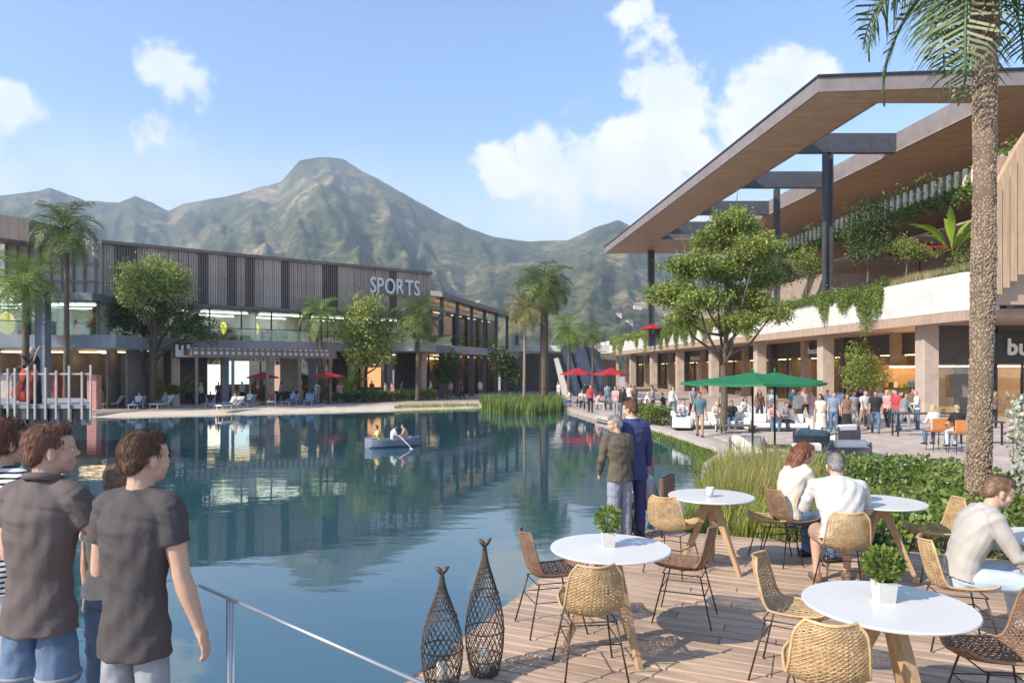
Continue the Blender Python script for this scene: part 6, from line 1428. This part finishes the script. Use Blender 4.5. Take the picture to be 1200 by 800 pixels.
extra = [
 (846, 494, 'stand', 190, 'b', 'dark', greyc, black, 'standing guest in grey behind the long sofa', 1), (890, 498, 'walkl', 170, 'a', 'brown', brownc, denim, 'woman in brown walking between sofas and column', .97),
 (928, 496, 'walk', 200, 'b', 'dark', tealc, black, 'man in dark teal passing under the right edge of the green parasols', 1), (944, 494, 'walkl', 20, 'a', 'auburn', pinkc, black, 'auburn-haired woman in pink walking away by the column', 1),
 (970, 499, 'stand', 150, 'a', 'brown', wht, greyc, 'person in white between dress and blue shirt in the crowd', .98), (1008, 494, 'stand', 180, 'b', 'dark', black, black, 'dark silhouette near the shop tree trunk', 1),
 (1032, 495, 'walk', 10, 'a', 'grey', cream, denim, 'grey-haired man in cream walking to the shops', 1), (1046, 496, 'skirt', 160, 'a', 'blond', tealc, cream, 'blond woman in dark teal and cream skirt behind the red shirt', .97),
 (1068, 495, 'walkl', 190, 'b', 'dark', brownc, black, 'woman in brown by the front column base', 1), (812, 490, 'walk', 190, 'a', 'dark', greyc, black, 'man in grey walking behind the sofa nearest the hedge', 1),
 (738, 481, 'walkl', 170, 'a', 'brown', wht, black, 'far woman in white right of the right red parasol', 1), (686, 474, 'walk', 0, 'b', 'dark', black, denim, 'far man in black between the red parasol poles', 1), (655, 472, 'stand', 120, 'a', 'brown', wht, greyc, 'person in white at the foot of the leaning white fin', 1),
 (128, 474, 'stand', 170, 'b', 'dark', greyc, black, 'person in grey between kiosk and round tree', 1), (146, 474, 'walkl', 90, 'a', 'brown', wht, denim, 'woman in white walking before the lit window left of the round tree', 1), (222, 473, 'walk', 90, 'b', 'dark', brownc, black, 'man in brown under the square sign', 1),
 (284, 472, 'stand', 180, 'a', 'dark', wht, black, 'person in white in front of the pale screen', 1), (329, 472, 'walkl', -90, 'b', 'dark', pinkc, black, 'woman in pink between pergola posts', 1), (372, 472, 'stand', 180, 'b', 'dark', greyc, greyc, 'grey figure under the last pergola bay', 1),
 (436, 469, 'stand', 160, 'a', 'auburn', redc, black, 'person in red at the orange shop display', 1), (505, 468, 'walkl', 90, 'a', 'blond', cream, black, 'woman in cream right of the dusty palm', 1), (528, 467, 'stand', 170, 'b', 'dark', pinkc, denim, 'person in pink by the small dark tree', 1)]
for px, py, k, rz, s_, h_, tp, bt, lab, sc in extra: place(A_[k], lab, gp(px, py, -.5), rz, s_, h_, tp, bt, sc=sc, names=('shirt', 'skirt' if k == 'skirt' else 'trousers'), group='people strolling by the shops')
seated = [
 (800, 500, 'sit', 180, 'a', 'brown', wht, denim, 'person in white seated on the sofa nearest the boxy hedge'), (838, 503, 'sitf', 190, 'a', 'blond', cream, wht, 'woman in cream seated on the long sofa'), (857, 503, 'sit', 170, 'b', 'dark', black, denim, 'man in black seated on the long sofa'),
 (905, 506, 'sitf', 180, 'a', 'auburn', pinkc, denim, 'woman in pink seated on the sofa right of the parasol pole'), (920, 506, 'sit', 190, 'b', 'dark', greyc, black, 'man in grey seated on the sofa right of the parasol pole'), (872, 494, 'sitf', 180, 'b', 'dark', wht, black, 'woman in white seated on the back-row sofa'),
 (668, 477, 'sit', 100, 'a', 'brown', wht, denim, 'diner in white beneath the left red parasol'), (700, 481, 'sitf', -90, 'a', 'dark', pinkc, wht, 'diner in pink between the red parasols'), (682, 478, 'sit', 180, 'b', 'dark', cream, black, 'diner in cream facing the lake under the left red parasol'), (728, 482, 'sit', 120, 'a', 'grey', bluec, denim, 'diner in blue under the right red parasol'), (757, 481, 'sitf', -100, 'a', 'blond', wht, redc, 'fair diner behind the boxy hedge'), (778, 485, 'sit', 60, 'b', 'dark', black, denim, 'diner in black by the far columns')]
for px, py, k, rz, s_, h_, tp, bt, lab in seated: place(A_[k], lab, gp(px, py, -.5)-Vector((0, 0, .03)), rz, s_, h_, tp, bt, names=('shirt', 'trousers'), group='seated guests on the promenade')
P = lp(1097, 530); place(A_['sitf'], 'long-haired blond woman in white on the orange stool', P+Vector((0, 0, .22)), 0, 'a', 'blond', wht, denim, names=('blouse', 'trousers'))
P = lp(1124, 533); place(A_['sit'], 'guest in navy top and pale cap of hair on the stool by the palm trunk', P+Vector((0, 0, .22)), 0, 'a', 'blond', black, jean_l, names=('jacket', 'jeans'))
P = lp(1183, 505); place(A_['standl'], 'shop worker in brown behind the counter under the bu sign', P+Vector((0, 1, 0)), 180, 'b', 'dark', brownc, black, names=('shirt', 'trousers'))
for i, (px, py, Y, k, tp, lab) in enumerate(((1001, 326, 43, 'sit', greyc, 'guest in grey at the terrace rail below the terrace tree'), (1048, 318, 41, 'sitf', black, 'guest in black on the roof terrace near its rail'), (1081, 309, 39.5, 'sit', wht, 'guest in white on the roof terrace right of the maroon parasol pole'), (1098, 304, 38.5, 'sitf', wht, 'guest in white on the terrace by the feather grasses'), (940, 345, 50, 'stand', black, 'dark figure standing on the terrace left of the steel post'), (955, 340, 50, 'standl', brownc, 'brown-clad figure on the terrace beside the steel post'))):
    P = wp(px, py, Y); place(A_[k], lab, (max(P.x, RP(Y, 1.7, 0).x), Y, 5.75 if k[:3] == 'sit' else 5.55), 150, 'a', 'dark', tp, black, names=('shirt', 'trousers'), sc=1)
for i, (px, py, rz, tp, lab) in enumerate(((160, 479, 190, wht, 'sunbather on the blue lounger left of the round tree'), (188, 478, 170, bluec, 'sunbather in blue right of the round tree trunk'), (268, 480, 150, cream, 'sunbather in cream closest to the water'), (290, 476, 180, wht, 'sunbather in white below the pale screen'), (318, 475, 200, redc, 'sunbather in red under the screen-side parasol'), (340, 475, 170, bluec, 'sunbather in blue between the pergola parasols'), (246, 477, 200, black, 'sunbather in black by the pergola start'))):
    place(A_['lie'], lab, gp(px, py, -.5), rz, 'a', 'brown', tp, denim, names=('shirt', 'shorts'), group='sunbathers on the beach loungers')
# boat crew
Bp = gp(460, 523, LAKE); cb = math.cos(R(-62)); sb_ = math.sin(R(-62))
for y_, rz, tp, h_, lab in ((-.52, 180, yell, 'brown', 'passenger in yellow at the left end of the rowing boat'), (0.0, 0, wht, 'dark', 'rower in white in the middle of the rowing boat'), (.52, 150, pinkc, 'dark', 'passenger in pink at the right end of the rowing boat')):
    place(A_['sit'], lab, (Bp.x-sb_*y_, Bp.y+cb*y_, LAKE-.22), -62+rz, 'a', h_, tp, denim, sc=.8, names=('shirt', 'trousers'))
# musician with double bass on the stage
mu_ = person_mesh(dict(fem=True, hair='bun', dress=.92, flare=.2, sleeve=1, arms=(((-.5, .5, -.4), (.1, .8, .9)), ((.35, .35, -1), (-.5, .9, -.1))), head=(20, 0)))
SX_ = SG(40, 470, .8); place(mu_, 'musician in a long black dress playing a red double bass on the stage', (SX_.x+.05, 22.8, STAGE_Z), 130, 'a', 'grey', black, black, names=('top', 'dress'), sc=1.06)
db = thing('double_bass', 'glossy red double bass leaning against the musician in black', 'instrument', (SG(24, 470, .4).x, 22.35, STAGE_Z), R(0))
redv = M('varnish_red', (.50, .06, .03), (.36, .035, .02), .2, 3); m = MB(); pr = [(.0, .14), (.08, .30), (.25, .34), (.42, .27), (.55, .21), (.68, .24), (.85, .27), (1.0, .20), (1.1, .06)]
til = Matrix.Rotation(R(20), 3, 'Y'); rings_ = []
def bass_ring(w, z_): return [til @ Vector((x_, y_, z_+.12)) for x_, y_ in ((-w, -.09), (-w*.6, -.12), (w*.6, -.12), (w, -.09), (w, .09), (w*.6, .12), (-w*.6, .12), (-w, .09))]
m.loft([bass_ring(w, z_) for z_, w in pr], True, True); inst2('body', m.mesh('body', redv), db)
m = MB(); m.tube([til @ Vector((0, -.06, 1.15)), til @ Vector((0, -.07, 1.75)), til @ Vector((0, -.02, 1.95))], [.03, .025, .02], 8); m.tube([til @ Vector((-.03, -.02, 1.93)), til @ Vector((.1, -.02, 1.98))], .01, 5); inst2('neck', m.mesh('neck', M('wood_pale', (.55, .36, .2))), db)
m = MB(); m.obox(til @ Vector((-.03, -.15, .45)), til @ Vector((.06, 0, 0)), til @ Vector((0, .03, 0)), til @ Vector((0, 0, 1.0))); inst2('fingerboard', m.mesh('fingerboard', dark_metal), db)
m = MB(); m.tube([til @ Vector((0, 0, .13)), Vector((0, 0, 0))], .01, 5); inst2('end_pin', m.mesh('end_pin', dark_metal), db)
# ------------------------------------------------------------------ haze
hz = MB(); hz.obox((-4400, -450, -3.2), (8800, 0, 0), (0, 3400, 0), (0, 0, 500)); hm = bpy.data.materials.new('haze'); hm.use_nodes = True; nt = hm.node_tree
nt.nodes.remove(nt.nodes['Principled BSDF']); pv = nt.nodes.new('ShaderNodeVolumePrincipled'); pv.inputs['Density'].default_value = .00033; pv.inputs['Color'].default_value = (.70, .84, 1.0, 1); pv.inputs['Anisotropy'].default_value = .1
nt.links.new(pv.outputs[0], nt.nodes['Material Output'].inputs['Volume'])
hz.build('haze', hm, kind='stuff')
